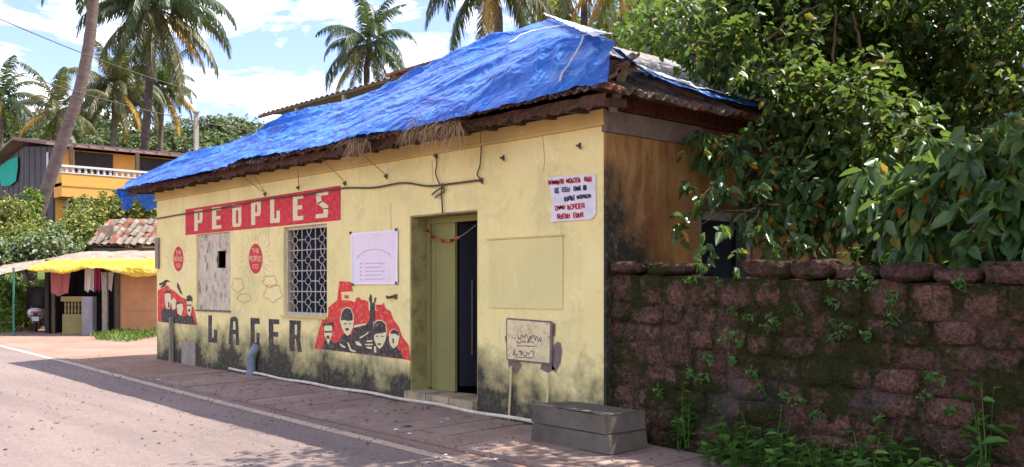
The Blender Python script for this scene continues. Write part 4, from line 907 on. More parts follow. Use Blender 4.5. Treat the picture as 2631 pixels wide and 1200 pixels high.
# ------------------------------------------------------------------ laterite compound wall
lw = thing('laterite_wall', 'old mossy red laterite stone wall running right from the tavern corner', 'wall', (0, 0, 0))
WY = .06; capz = lambda x: 1.60 - .031 * x
cw = MB(); k = 0
cw.grid(lambda u, v: (.01 + 8.4 * u, WY + .022 + .028 * fbm(u * 34, v * 7) + .02 * fbm(u * 80, v * 16, 4), -.5 + (capz(8.4 * u) - .02 + .5) * v), 200, 44)
cw.grid(lambda u, v: (.01 + 8.4 * u, WY + .05 + .36 * v, capz(8.4 * u) - .02 - .02 * v), 40, 2)
cw.grid(lambda u, v: (.01 + 8.4 * u, WY + .42, -.5 + (capz(8.4 * u) - .04 + .5) * v), 30, 3)
cw.build('wall_core', 'laterite_core', lw, True)
import bmesh
def stone_mesh(name, seed, mat, rough=.10, sq=.72):
    bm = bmesh.new(); bmesh.ops.create_cube(bm, size=1.0); bmesh.ops.subdivide_edges(bm, edges=bm.edges[:], cuts=2, use_grid_fill=True)
    for v in bm.verts:
        p = v.co * 2; n_ = p / max(p.length, 1e-6); e = 8.0; ls = (abs(p.x) ** e + abs(p.y) ** e + abs(p.z) ** e) ** (1 / e); q = p / ls
        q = q * (1 + rough * fbm(q.x * 1.6 + seed * 9, q.y * 1.6, q.z * 1.6)); v.co = q * .5
    me = bpy.data.meshes.new(name); bm.to_mesh(me); bm.free(); me.materials.append(MATS[mat]); me.polygons.foreach_set('use_smooth', [True] * len(me.polygons)); return me
ST = [stone_mesh('stone', i, 'laterite') for i in range(6)]; SCAP = [stone_mesh('coping_stone', 20 + i, 'laterite_cap', .24) for i in range(5)]
rs = random.Random(11)
heights = [.30, .20, .21, .22, .21, .23, .22, .22]; zt = 0.0
for ci, h in enumerate(heights):
    x = .02 + rs.uniform(-.08, .08)
    while x < 6.4:
        w = rs.uniform(.26, .40) if ci == 0 else rs.uniform(.22, .46); gap = rs.uniform(.03, .08) if ci == 0 else rs.uniform(.008, .03)
        cz = capz(x) - zt - h / 2 - .015
        if x + w > .03:
            o = addobj('stone', rs.choice(ST), lw); dpt = rs.uniform(-.008, .018) if ci == 0 else rs.uniform(-.024, .014)
            o.location = (max(x, .015) + w / 2, WY + .10 - dpt, cz + rs.uniform(-.02, .02)); o.scale = (w * rs.uniform(.92, 1.02), .20, h * rs.uniform(.88, 1.04)); o.rotation_euler = (rs.uniform(-.05, .05), rs.uniform(-.06, .06), rs.uniform(-.05, .05))
        x += w + gap
    zt += h
x = .03
while x < 6.4:
    w = rs.uniform(.34, .52); h = rs.uniform(.10, .17)
    if not (1.05 < x < 1.3):
        o = addobj('coping_stone', rs.choice(SCAP), lw); o.location = (x + w / 2, WY + .19 + rs.uniform(-.02, .02), capz(x) + h / 2 - .012); o.scale = (w * 1.0, .44, h * 1.08); o.rotation_euler = (rs.uniform(-.04, .04), rs.uniform(-.05, .05), rs.uniform(-.08, .08))
    x += w + rs.uniform(.02, .05)

# ------------------------------------------------------------------ foliage machinery
def leaf_arrays(pos, dirv, nrm, ln, wd, fold=.18, bend=.25):
    """pos/dirv/nrm (n,3), ln/wd (n,) -> verts, faces of pointed leaves with a folded midrib"""
    n = len(pos); side = np.cross(dirv, nrm); side /= np.linalg.norm(side, axis=1)[:, None] + 1e-9; nr = np.cross(side, dirv)
    L, W = ln[:, None], wd[:, None]
    tip = pos + dirv * L - nr * L * bend; l1 = pos + dirv * L * .30 + side * W * .5 + nr * W * fold - nr * L * bend * .1; l2 = pos + dirv * L * .68 + side * W * .36 + nr * W * fold - nr * L * bend * .45
    r1 = l1 - side * W; r2 = l2 - side * W * .72
    V = np.stack([pos, l1, l2, tip, r2, r1], 1).reshape(-1, 3); b_ = np.arange(n) * 6
    Fq = np.concatenate([np.stack([b_, b_ + 3, b_ + 2, b_ + 1], 1), np.stack([b_, b_ + 5, b_ + 4, b_ + 3], 1)], 1).reshape(-1, 4); return V, Fq
def quads_mesh(name, V, Fq, mat, smooth=False):
    me = bpy.data.meshes.new(name); nv, nf = len(V), len(Fq); me.vertices.add(nv); me.vertices.foreach_set('co', V.astype(np.float32).ravel())
    me.loops.add(nf * 4); me.loops.foreach_set('vertex_index', Fq.astype(np.int32).ravel()); me.polygons.add(nf); me.polygons.foreach_set('loop_start', np.arange(0, nf * 4, 4, dtype=np.int32))
    me.polygons.foreach_set('loop_total', np.full(nf, 4, dtype=np.int32)); me.materials.append(MATS[mat]); me.update(calc_edges=True); me.validate(); return me
def unit(v): return v / (np.linalg.norm(v, axis=-1, keepdims=True) + 1e-9)
def crown(ells, n_twig, per, tw, ll, lw_, rng, droop=.35, up=.6, shell=.45):
    """ells: (centre, (rx,ry,rz)); leaves sit on short twigs that point outwards and sag"""
    vol = np.array([e[1][0] * e[1][1] * e[1][2] for e in ells]) ** .75; ch = rng.choice(len(ells), n_twig, p=vol / vol.sum())
    C = np.array([e[0] for e in ells])[ch]; Rr = np.array([e[1] for e in ells])[ch]
    d = unit(rng.normal(size=(n_twig, 3))); r = rng.random(n_twig) ** shell; P0 = C + d * Rr * r[:, None]
    td = unit(d + rng.normal(size=(n_twig, 3)) * .6 + np.array([0, 0, -droop]))
    k = np.repeat(np.arange(n_twig), per); t = rng.random(len(k)); pos = P0[k] + td[k] * (t * tw)[:, None] + rng.normal(size=(len(k), 3)) * tw * .12 - np.array([0, 0, 1]) * (t ** 2 * tw * droop)[:, None]
    az = rng.random(len(k)) * 6.283; s = np.stack([np.cos(az), np.sin(az), np.zeros(len(k))], 1)
    dv = unit(td[k] * .5 + s * .9 + np.array([0, 0, -droop * 1.2]) + rng.normal(size=(len(k), 3)) * .3); nr = unit(np.array([0, 0, up]) + rng.normal(size=(len(k), 3)) * .45)
    sc_ = rng.uniform(.6, 1.25, len(k)); V, Fq = leaf_arrays(pos, dv, nr, ll * sc_, lw_ * sc_); return V, Fq, P0, td
def limb(mb, a, b_, r0, r1, rng, n=7, wob=.06):
    a, b_ = np.array(a, float), np.array(b_, float); L = np.linalg.norm(b_ - a); pts = []
    for i in range(n + 1):
        t = i / n; p = a + (b_ - a) * t + np.array([0, 0, .12 * L * math.sin(math.pi * t) * .6])
        if 0 < i < n: p = p + rng.normal(size=3) * wob * L * .5
        pts.append(p)
    mb.tube(pts, [r0 + (r1 - r0) * (i / n) ** .8 for i in range(n + 1)], 7)
def tree(name, label, cat, base, fork, ells, n_twig, per, tw, ll, lw_, mat, seed, r0=.12, group=None, bark='bark', twigs=0, droop=.35, limbs=True, sub='crown', shell=.45):
    rng = np.random.default_rng(seed); t = thing(name, label, cat, base, 0, group); o = np.array(t.location)
    ells = [(np.array(c_) - o, r_) for c_, r_ in ells]; fk = np.array(fork) - o
    mb = MB(); limb(mb, (0, 0, -.15), fk, r0, r0 * .62, rng)
    if limbs:
        for c_, r_ in ells: limb(mb, fk * rng.uniform(.75, 1.0), c_ + np.array([0, 0, .3 * r_[2]]), r0 * .5, r0 * .1, rng)
    mb.build('trunk', bark, t, True)
    V, Fq, P0, td = crown(ells, n_twig, per, tw, ll, lw_, rng, droop, shell=shell); addobj(sub, quads_mesh(sub, V, Fq, mat), t)
    if twigs:
        tm = MB()
        for i in rng.choice(n_twig, twigs, replace=False):
            c_ = min((e[0] for e in ells), key=lambda q: np.linalg.norm(q - P0[i])); limb(tm, P0[i] * .35 + c_ * .65, P0[i] + td[i] * tw * .8, .012, .004, rng, 4, .04)
        struct(tm.build('twigs', 'twig', t), 'stuff')
    return t

# ------------------------------------------------------------------ trees and shrubs on the right
def E_(px, py, d, rx, rz=None, ry=None): return (D(px, py, d), (rx, ry or rx, rz or rx))
def grounded(p, dz=0): return (p[0], p[1], gz(p[0], p[1]) + dz)
tree('broadleaf_tree', 'tall dense dark green tree rising behind the mossy wall at far right', 'tree', grounded(D(2480, 700, 12.2)), D(2440, 380, 12.2),
     [E_(2500, 110, 12.0, 1.15), E_(2330, 60, 12.6, 1.0), E_(2580, 320, 11.6, .9), E_(2380, 250, 12.6, .95), E_(2420, -60, 12, 1.0), E_(2650, 20, 11.4, .9), E_(2700, 250, 10.8, .8), E_(2280, 300, 12.8, .7), E_(2450, 430, 12.8, .7), E_(2620, 480, 12.4, .7)],
     1650, 9, .34, .115, .066, 'leaf_tree', 1, .13, twigs=120)
tree('broadleaf_tree', 'leafy tree overhanging the side eave of the tavern roof', 'tree', grounded(D(2260, 700, 12.4)), D(2190, 330, 12.4),
     [E_(2120, 90, 12.6, .95), E_(1980, 40, 12.8, .8), E_(2210, 200, 12.3, .8), E_(2050, 200, 12.2, .62), E_(1900, 130, 12.6, .55), E_(2160, 330, 12.1, .65), E_(2060, 300, 11.9, .48), E_(1830, 60, 13.2, .55), E_(2150, -60, 12, .9), E_(1950, -60, 12.5, .8), E_(2240, 420, 12.0, .6), E_(1760, 40, 11.6, .36), E_(1690, 10, 12.2, .26), E_(1840, 120, 11.2, .26), E_(1930, 190, 10.8, .26), E_(2030, 240, 10.5, .3), E_(2110, 300, 10.4, .34), E_(1960, 120, 11.2, .5), E_(2180, 250, 10.6, .5), E_(2280, 350, 10.2, .5)],
     2250, 9, .34, .125, .074, 'leaf_tree', 2, .10, twigs=110)
tree('broadleaf_tree', 'bright green sunlit tree behind the grey roof sheets', 'tree', grounded(D(1800, 700, 19.5)), D(1770, 250, 19.5),
     [E_(1700, 110, 19.5, .75), E_(1780, 60, 19, .8), E_(1860, 150, 18.8, .8), E_(1680, 40, 20, .5), E_(1940, 60, 18, .9), E_(1780, 150, 19.4, .6)], 900, 9, .4, .14, .085, 'leaf_bright', 3, .12)
tree('broadleaf_tree', 'deep shade tree filling the gap behind the overhanging branches', 'tree', grounded(D(2350, 700, 17)), D(2330, 400, 17),
     [E_(2150, 150, 17, 1.5), E_(2350, 100, 17, 1.6), E_(2560, 200, 16.5, 1.7), E_(2300, 350, 16.5, 1.4), E_(2520, 480, 16, 1.5), E_(2050, 20, 17.5, 1.4), E_(2700, 400, 15, 1.6), E_(2350, 560, 16, 1.2), E_(2600, 620, 15.5, 1.2)],
     2000, 9, .5, .17, .10, 'leaf_deep', 4, .2)
tree('broadleaf_tree', 'roadside shade tree whose branches reach over the mossy wall top', 'tree', grounded((7.6, 1.6, 0)), (6.9, 1.9, 2.9),
     [((6.2, 1.6, 4.6), (1.3, 1.2, .9)), ((7.6, .6, 4.8), (1.3, 1.2, .9)), ((5.2, 2.6, 5.4), (1.4, 1.3, 1.0)), ((7.4, 2.8, 5.6), (1.6, 1.5, 1.1)), ((4.6, 1.6, 5.2), (.9, .9, .7)), ((8.6, 1.8, 4.6), (1.2, 1.2, .8)), ((.9, -.5, 5.4), (1.1, 1.0, .5)), ((2.6, -.8, 5.4), (1.3, 1.2, .6)), ((4.3, -.9, 5.2), (1.4, 1.3, .7)), ((1.5, -2.2, 5.8), (1.4, 1.2, .6)), ((3.6, -2.5, 5.6), (1.5, 1.4, .7)), ((5.6, -1.6, 5.0), (1.4, 1.3, .7)), ((1.1, 1.2, 5.7), (1.0, 1.0, .5)), ((2.6, 1.2, 5.6), (1.2, 1.1, .55)), ((4.0, .6, 5.5), (1.0, 1.0, .5)), ((1.8, .2, 5.9), (1.2, 1.0, .5))],
     3700, 9, .36, .12, .07, 'leaf_tree', 5, .16)
tree('hanging_shrub', 'leafy branch spray hanging in front of the orange side wall', 'shrub', grounded((1.35, 2.6, 0)), (1.15, 2.3, 2.0),
     [E_(1880, 370, 10.6, .20), E_(1810, 350, 10.7, .14), E_(1960, 400, 10.5, .26), E_(2050, 350, 10.8, .30), E_(1830, 480, 10.2, .13), E_(1960, 530, 10.2, .22), E_(2050, 470, 10.3, .28), E_(2130, 420, 10.6, .32), E_(1815, 575, 9.9, .09), E_(1970, 600, 9.9, .12), E_(2110, 540, 10.2, .26), E_(2060, 600, 9.9, .14), E_(1890, 665, 9.7, .06), E_(1985, 670, 9.6, .09), E_(2210, 500, 10.2, .3), E_(1745, 560, 10.1, .06), E_(1760, 475, 10.3, .06)],
     330, 8, .20, .16, .085, 'leaf_shrub', 6, .035, twigs=90, droop=.55, shell=.6)
tree('broad_leaf_shrub', 'shrub with big pale drooping leaves behind the wall at the right edge', 'shrub', grounded((3.7, 1.15, 0)), D(2480, 560, 8.7),
     [E_(2470, 420, 8.6, .34), E_(2560, 390, 8.3, .36), E_(2620, 470, 8.0, .34), E_(2360, 480, 8.7, .28), E_(2300, 520, 8.8, .24), E_(2420, 520, 8.4, .26), E_(2540, 560, 8.0, .28), E_(2640, 580, 7.8, .30), E_(2330, 590, 8.5, .16), E_(2620, 640, 7.8, .2), E_(2250, 440, 9.0, .2), E_(2680, 400, 7.9, .35)],
     270, 8, .22, .21, .105, 'leaf_shrub', 7, .04, twigs=70, droop=.7, shell=.6)
tree('wall_shrub', 'thin stemmed dark shrub crowding the wall top behind the satellite dish', 'shrub', grounded((1.9, 2.9, 0)), D(2230, 560, 11),
     [E_(2250, 560, 10.8, .35), E_(2330, 640, 10.5, .35), E_(2450, 650, 10.2, .4), E_(2180, 460, 11, .3), E_(2560, 660, 9.8, .4), E_(2400, 580, 10.6, .4)], 330, 8, .25, .13, .07, 'leaf_deep', 8, .04, twigs=60)
# bare vertical stems seen against the leaves
for px0, py0, px1, py1, d, lab in ((2145, 20, 2140, 300, 11.6, 'thin bare aerial stem hanging left among the dark leaves'), (2335, 440, 2440, 250, 11.4, 'grey slanting branch crossing the dark leaves at right'), (1960, 110, 2110, 10, 11.6, 'pale bare branch slanting above the side eave'), (2210, 130, 2190, 30, 11.5, 'short pale twig high among the dark leaves')):
    rng = np.random.default_rng(int(px0)); mb = MB(); limb(mb, D(px0, py0, d), D(px1, py1, d - .2), .022, .012, rng, 8, .03); tag(mb.build('bare_branch', 'twig'), lab, 'branch', 'bare branches among the leaves')
# satellite dish and blue drum behind the wall
dp = D(2165, 572, 10.35); ds = thing('satellite_dish', 'pale grey satellite dish half hidden by leaves beside the side wall', 'satellite dish', dp, HEAD + R(20))
MB().lathe([(.02, .10), (.12, .085), (.24, .04), (.30, .0), (.31, .004), (.25, .055), (.12, .105), (.02, .12)], (0, 0, 0), 24).build('reflector', 'dish_grey', ds, True).rotation_euler = (R(-62), R(14), 0)
MB().tube([(0, -.10, .02), (.08, -.36, -.16)], .012, 5).build('feed_arm', 'wire', ds); MB().box(.05, .12, -.42, -.34, -.20, -.12).build('feed_horn', 'dish_grey', ds)
MB().tube([(0, .08, 0), (0, .12, -.3), (0, .12, -2.0)], .02, 6).build('mast', 'wire', ds)
bp = D(2478, 545, 9.3); bo = thing('blue_drum', 'bright blue plastic drum glimpsed through leaves at right', 'drum', (bp[0], bp[1], bp[2] - .2))
MB().lathe([(.10, -.15), (.13, -.12), (.13, .0), (.14, .02), (.13, .04), (.13, .22), (.10, .26), (.04, .28)], (0, 0, 0), 14).build('barrel', 'blue_plastic', bo, True); MB().lathe([(.045, .28), (.05, .285), (.05, .32), (.04, .325)], (0, 0, 0), 10).build('cap', 'house_white', bo); MB().tube([(0, 0, -.15), (0, 0, -1.9)], .05, 8).build('stand', 'wire', bo)

# ------------------------------------------------------------------ weeds on and below the wall
def weed_mesh(seed, n_stem, h, ll, lw_, spread, mat='leaf_weed'):
    rng = np.random.default_rng(seed); pos, dv, nr, ls = [], [], [], []; st_ = MB()
    for s in range(n_stem):
        az = rng.random() * 6.283; b_ = np.array([math.cos(az), math.sin(az), 0]) * rng.random() * spread * .4; tipp = b_ + np.array([math.cos(az) * spread * rng.random(), math.sin(az) * spread * rng.random(), h * rng.uniform(.5, 1.05)])
        st_.tube([b_, (b_ + tipp) / 2 + rng.normal(size=3) * .01, tipp], [.005, .004, .002], 4, False)
        k = int(rng.integers(5, 9))
        for i in range(k):
            t = .3 + .7 * (i + 1) / k; a2 = rng.random() * 6.283; pos.append(b_ + (tipp - b_) * t); dv.append([math.cos(a2), math.sin(a2), rng.uniform(-.25, .45)]); nr.append([rng.normal() * .3, rng.normal() * .3, 1]); ls.append(rng.uniform(.6, 1.2) * (1.15 - .35 * t))
    ls = np.array(ls); V, Fq = leaf_arrays(np.array(pos), unit(np.array(dv)), unit(np.array(nr)), ll * ls, lw_ * ls)
    return quads_mesh('leaves', V, Fq, mat), st_.mesh('stems', 'leaf_weed')
WM = [weed_mesh(50 + i, 6, .42, .115, .062, .17) for i in range(4)] + [weed_mesh(60, 9, .30, .085, .05, .2), weed_mesh(61, 8, .55, .15, .062, .16)]
SM = [weed_mesh(70 + i, 3, .13, .05, .026, .07) for i in range(4)]
WEEDS = [(1770, 1075, 0, .9), (1745, 1095, 1, .8), (1850, 1120, 2, .9), (1905, 1100, 3, 1.0), (1960, 1075, 0, 1.1), (2010, 1110, 1, .95), (2060, 1130, 2, .9), (2110, 1115, 4, 1.1), (2170, 1130, 3, .95), (2240, 1130, 0, 1.0), (2290, 1120, 5, .85), (2340, 1140, 1, .9), (2400, 1150, 2, .9), (2460, 1130, 4, 1.1), (2530, 1050, 5, .95), (1890, 1160, 4, 1), (1960, 1165, 3, .9), (2040, 1175, 0, .8), (2120, 1180, 1, .9), (2200, 1185, 2, .8), (2280, 1185, 4, 1.1), (2360, 1190, 3, .9), (2450, 1190, 0, .9), (2530, 1180, 1, .8), (1830, 1185, 2, .7), (2590, 1200, 3, .8), (1900, 1200, 1, .8), (2010, 1215, 2, .9), (2130, 1230, 0, .9), (2260, 1235, 3, 1.), (2390, 1240, 4, 1.1), (2500, 1245, 2, .9)]
for i, (px, py, m_, s) in enumerate(WEEDS):
    # stand at the wall foot: the pixel is the plant's top, plants lower in the photo stand further out
    yy = -.05 - max(0, (py - 1090)) * .0042; yy = max(yy, -.62); p = F(px, py + 40, yy); xx = p[0]
    lab = 'leafy green weed growing at the foot of the mossy wall'
    lab = {2: 'leafy weed just right of the two clumps nearest the stacked slabs', 4: 'tall leafy weed in the left middle of the row at the wall foot', 10: 'narrow leaved upright weed in the middle of the row at the wall foot', 13: 'low spreading weed left of the tall large leaved weed'}.get(i, lab)
    if i == 14: lab = 'tall large leaved weed at the wall foot near the right edge'
    if i in (0, 1): lab = ('leafy weed clump nearest the stacked slabs, upper one', 'leafy weed clump nearest the stacked slabs, lower one')[i]
    w = thing('weed_plant', lab, 'weed', (xx, yy, gz(xx, yy) + (.06 if i in (0, 14) else 0)), random.uniform(0, 6), 'weeds at the wall foot'); s *= 1.3; w.scale = (s, s, s * (1.3 if i in (0, 14) else .85))
    addobj('leaves', WM[m_][0], w); addobj('stems', WM[m_][1], w)
rw = random.Random(21)
SPR = [(1780, 725), (1800, 710), (1855, 735), (2130, 745), (2140, 780), (2180, 740), (2220, 735), (2250, 745), (2295, 760), (2300, 800), (2310, 835), (2480, 755), (1895, 810), (1930, 820), (2000, 825), (2060, 815), (1995, 850), (2155, 840), (2180, 860), (2140, 870), (2230, 885), (1880, 880), (1895, 900), (1830, 925), (1880, 935), (1945, 965), (1940, 985), (1770, 965), (1810, 975), (1965, 1020), (2020, 1020), (2065, 1045), (2110, 1080), (2405, 975), (1700, 1030), (1850, 1060), (2380, 1030), (2270, 1090), (2440, 1080)]
for i, (px, py) in enumerate(SPR):
    p = F(px, py, WY - .01); w = thing('wall_sprig', 'tiny green sprig rooted in a joint of the mossy wall', 'weed', p, 0, 'sprigs rooted in the mossy wall'); w.rotation_euler = (R(55), rw.uniform(-.5, .5), rw.uniform(-.6, .6)); s = rw.uniform(.7, 1.25); w.scale = (s, s, s)
    m_ = rw.choice(SM); addobj('leaves', m_[0], w); addobj('stems', m_[1], w)
# coping weeds
for i, (px, py, lab) in enumerate(((2190, 680, 'pale green sprig standing on the coping below the dish'), (2265, 690, 'small leafy sprig on the coping right of the dish'), (1790, 700, 'leafy sprig in the coping gap below the side window'))):
    p = F(px, py, WY + .1); w = thing('coping_sprig', lab, 'weed', p); w.scale = (1.3,) * 3; addobj('leaves', SM[i][0], w); addobj('stems', SM[i][1], w)

# ------------------------------------------------------------------ coconut palms
def frond_mesh(e0, L, curl, seed, mat, nl=58, lean=.55):
    rng = np.random.default_rng(seed); N = 18; p = np.zeros(3); e = R(e0); pts = [p.copy()]; es = [e]
    for i in range(N):
        e -= R(curl) / N * (.5 + 1.2 * i / N); e = max(e, R(-86)); p = p + np.array([math.cos(e), 0, math.sin(e)]) * L / N; pts.append(p.copy()); es.append(e)
    pts = np.array(pts); es = np.array(es); mb = MB(); mb.tube(pts, [.035 * (1 - .85 * i / N) for i in range(N + 1)], 4, False)
    V = list(mb.v); Fq = list(mb.f)
    for s in (-1, 1):
        for k in range(nl):
            t = .13 + .86 * (k + rng.random() * .5) / nl; f = t * N; i = min(int(f), N - 1); b_ = pts[i] + (pts[i + 1] - pts[i]) * (f - i); ee = es[i]
            fw_ = np.array([math.cos(ee), 0, math.sin(ee)]); sd = np.array([0, s, 0.0]); ll = L * .23 * (math.sin(math.pi * min(t * .82 + .16, 1)) ** .7) * rng.uniform(.8, 1.12)
            d1 = unit(sd * (.95 - .25 * lean) + fw_ * .55 + np.array([0, 0, -.25 - lean * .55]) + rng.normal(size=3) * .08); d2 = unit(d1 + np.array([0, 0, -.9 - lean * .5])); w = .020 * L / 4 * 3.1
            m = b_ + d1 * ll * .5; q = m + d2 * ll * .5; wv = fw_ * w
            n0 = len(V); V += [tuple(b_ - wv * .5), tuple(b_ + wv * .5), tuple(m + wv * .55), tuple(m - wv * .55), tuple(q + wv * .08), tuple(q - wv * .08)]; Fq += [(n0, n0 + 1, n0 + 2, n0 + 3), (n0 + 3, n0 + 2, n0 + 4, n0 + 5)]
    me = bpy.data.meshes.new('frond'); me.from_pydata([tuple(map(float, v)) for v in V], [], Fq); me.materials.append(MATS[mat]); return me
ELEV = [82, 62, 42, 22, 4, -16, -38]
FM = {}
for mt in ('palm_green', 'palm_olive', 'palm_dry'):
    for i, e in enumerate(ELEV): FM[mt, i] = frond_mesh(e, 4.0, [62, 100, 118, 115, 95, 66, 42][i], 100 + i, mt, lean=[.15, .4, .6, .8, .9, .9, .8][i])
def palm(label, path, crown_p, L, nf, seed, mat='palm_green', r=(.22, .14), bark='bark_palm', dry=.12, low=6, group='coconut palms', yaw0=None):
    rng = random.Random(seed); base = path[-1]; t = thing('coconut_palm', label, 'palm', base, 0, group); o = np.array(t.location)
    pts = smooth_line([np.array(p) - o for p in reversed(path)], 6); n = len(pts); MB().tube(pts, [r[0] + (r[1] - r[0]) * (i / (n - 1)) ** .7 + .012 * (i % 2) for i in range(n)], 10).build('trunk', bark, t, True)
    c_ = np.array(crown_p) - o; MB().lathe([(r[1] * .9, -.5), (r[1] * 1.5, -.1), (r[1] * 1.3, .25), (.05, .7)], c_, 9).build('crown_heart', 'palm_olive', t, True)
    s = L / 4.0
    for i in range(nf):
        lv = min(int((i / nf) ** .9 * (low + 1)), low); m = mat
        if lv >= 4 and rng.random() < .5: m = 'palm_olive'
        if lv >= 5 and rng.random() < dry * 1.3: m = 'palm_dry'
        f = addobj('frond', FM[m, lv], t); f.location = tuple(c_ + np.array([0, 0, .12])); f.rotation_euler = (R(rng.uniform(-8, 8)), R(rng.uniform(-7, 7)), (yaw0 or 0) + i * 2.39996 + rng.uniform(-.25, .25)); q = s * rng.uniform(.85, 1.1); f.scale = (q, q, q)
    for k in range(6):
        a = rng.random() * 6.283; p = c_ + np.array([math.cos(a) * .28 * s, math.sin(a) * .28 * s, -.35 * s - .12 * rng.random()]); MB().lathe([(.03, -.13 * s), (.10 * s, -.06 * s), (.11 * s, .04 * s), (.03, .13 * s)], p, 8).build('coconut', 'coconut', t, True)
    return t
def P3(pts, d): return [D(px, py, d) for px, py in pts]
def pbase(path): p = path[-1]; path[-1] = np.array([p[0], p[1], gz(p[0], p[1]) - .2]); return path
palm('leaning coconut palm with bare curved trunk left of the yellow house balcony', pbase(P3([(262, -190), (240, 0), (229, 110), (205, 230), (170, 335), (135, 440), (102, 540), (84, 615), (76, 680)], 35.5)), D(262, -205, 35.5), 4.3, 22, 1, low=6, r=(.25, .19))
palm('large coconut palm with dark upright trunk behind the blue roof corner', pbase(P3([(404, 40), (390, 130), (383, 220), (376, 330), (368, 450), (362, 600)], 43)), D(405, 30, 43), 4.4, 40, 2, low=6, r=(.20, .16), bark='bark_dark', mat='palm_green', dry=.1)
palm('bushy distant coconut palm between the two tall trunks', pbase(P3([(296, 240), (292, 330), (290, 420), (290, 480)], 70)), D(296, 236, 70), 4.4, 38, 3, low=6, mat='palm_olive', r=(.24, .18))
palm('smaller distant coconut palm right of the dark upright trunk', pbase(P3([(418, 240), (414, 320), (412, 400), (412, 460)], 74)), D(418, 238, 74), 3.9, 32, 4, low=6, r=(.22, .17), dry=.25)
palm('distant coconut palm cut by the left picture edge', pbase(P3([(4, 265), (2, 330), (0, 420)], 74)), D(4, 262, 74), 4.0, 20, 5, r=(.22, .17))
palm('low distant palm with yellow drooping fronds above the yellow house roof', pbase(P3([(150, 300), (152, 360), (154, 420)], 66)), D(148, 292, 66), 4.2, 18, 6, mat='palm_olive', r=(.2, .16), dry=.3)
palm('coconut palm standing alone in the sky behind the tin roof', pbase(P3([(948, 130), (944, 170), (942, 220), (940, 420)], 46)), D(948, 120, 46), 3.4, 28, 7, r=(.16, .13), bark='bark_dark', yaw0=.5)
palm('coconut palm hanging its fronds over the roof ridge', pbase(P3([(1268, -60), (1272, 20), (1282, 100), (1290, 420)], 33)), D(1266, -75, 33), 3.6, 34, 8, r=(.17, .13), bark='bark_palm', dry=.1)
palm('dark trunked coconut palm directly behind the roof peak', pbase(P3([(1500, -120), (1500, 0), (1501, 90), (1502, 420)], 29)), D(1500, -105, 29), 3.2, 24, 9, r=(.11, .09), bark='bark_dark', mat='palm_olive', dry=.25)
palm('pale trunked palm with yellow dying fronds right of the roof peak', pbase(P3([(1600, -60), (1606, 20), (1608, 100), (1610, 420)], 25)), D(1600, -45, 25), 2.1, 22, 10, r=(.15, .13), mat='palm_dry', dry=.4)

# ------------------------------------------------------------------ tin canopy behind the tavern
ca, cb = F(664, 303, 8.0), F(1128, 175, 8.0); zt_ = (ca[2] + cb[2]) / 2 + .12
tc_ = thing('tin_canopy', 'brown tin roof on thin posts showing behind the blue tarpaulin', 'canopy', (ca[0], 8, gz(ca[0], 8))); oz = tc_.location.z; Lc = cb[0] + 4 - ca[0]
MB().grid(lambda u, v: (Lc * u, 4.2 * v, zt_ - oz + .12 * math.sin(math.pi * v) * 2 + .03 * math.sin(u * 6.283 * 45)), 360, 2).build('roof_sheet', 'tin_brown', tc_)
MB().box(0, Lc, -.02, .06, zt_ - oz - .12, zt_ - oz - .035).build('purlin', 'dark_wood', tc_); MB().box(0, Lc, 2.0, 2.1, zt_ - oz + .05, zt_ - oz + .15).build('purlin', 'dark_wood', tc_)
for i in range(30): MB().box(Lc * .55 + i * .24, Lc * .55 + i * .24 + .21, -.12, .12, zt_ - oz + .03, zt_ - oz + .09).build('edge_tile', 'terracotta', tc_)
for px in (759, 880, 1000):
    q = F(px, 300, 8.0)[0] - ca[0]; MB().box(q - .045, q + .045, .0, .09, -.3, zt_ - oz - .12).build('post', 'concrete_pole', tc_)
    MB().box(q - .045, q + .045, 3.9, 4.0, -.3, zt_ - oz).build('post', 'concrete_pole', tc_)

# ------------------------------------------------------------------ yellow house on the left, axis aligned with the tavern
yh = thing('yellow_house', 'yellow two storey house with white balustrade balcony and dark clad gable', 'house', (-33.6, 4.4, 2.4)); b0 = 2.4
hz = lambda z: z - b0
MB().box(-8.0, 0, .06, 12, hz(1.5), hz(7.0)).build('wall', 'house_yellow', yh)
for i in range(20): MB().box(-8.0 + i * .4 + .005, -8.0 + i * .4 + .395, -.02 - .02 * (i % 2), .05, hz(3.6), hz(7.05 + .45 * (1 - abs(i - 9.5) / 10))).build('cladding_panel', 'cladding', yh)
tn = MB(); pts = [F(*p, 4.3) for p in ((0, 428), (22, 412), (46, 402), (47, 430), (42, 465), (25, 478), (6, 478), (0, 460), (-40, 470), (-60, 440))]; tn.ngon([(p[0] + 33.6, -.12, p[2] - b0) for p in pts]); tn.ngon([(p[0] + 33.6, -.10, p[2] - b0) for p in reversed(pts)]); tn.build('shade_net', 'net_teal', yh)
MB().box(-.75, -.5, -.06, -.045, hz(5.3), hz(6.9)).build('white_door_strip', 'house_white', yh)
roof = MB(); zr, ze = hz(7.75), hz(7.02)
for sx in (0, 1):
    xa = -4.0; xb = .7 if sx == 0 else -8.7
    k = len(roof.v); roof.v += [(xa, -.5, zr), (xb, -.5, ze), (xb, 12.5, ze), (xa, 12.5, zr), (xa, -.5, zr + .08), (xb, -.5, ze + .08), (xb, 12.5, ze + .08), (xa, 12.5, zr + .08)]
    roof.f += [tuple(k + i for i in q) for q in ((0, 1, 2, 3), (7, 6, 5, 4), (0, 4, 5, 1), (1, 5, 6, 2), (2, 6, 7, 3))]
roof.build('roof', 'roof_rust', yh)
for i in range(24): MB().bar((-4.0, -.5 + i * .55, zr + .1), (.72, -.5 + i * .55, ze + .1), .07, .05).build('roof_rib', 'roof_rust', yh)
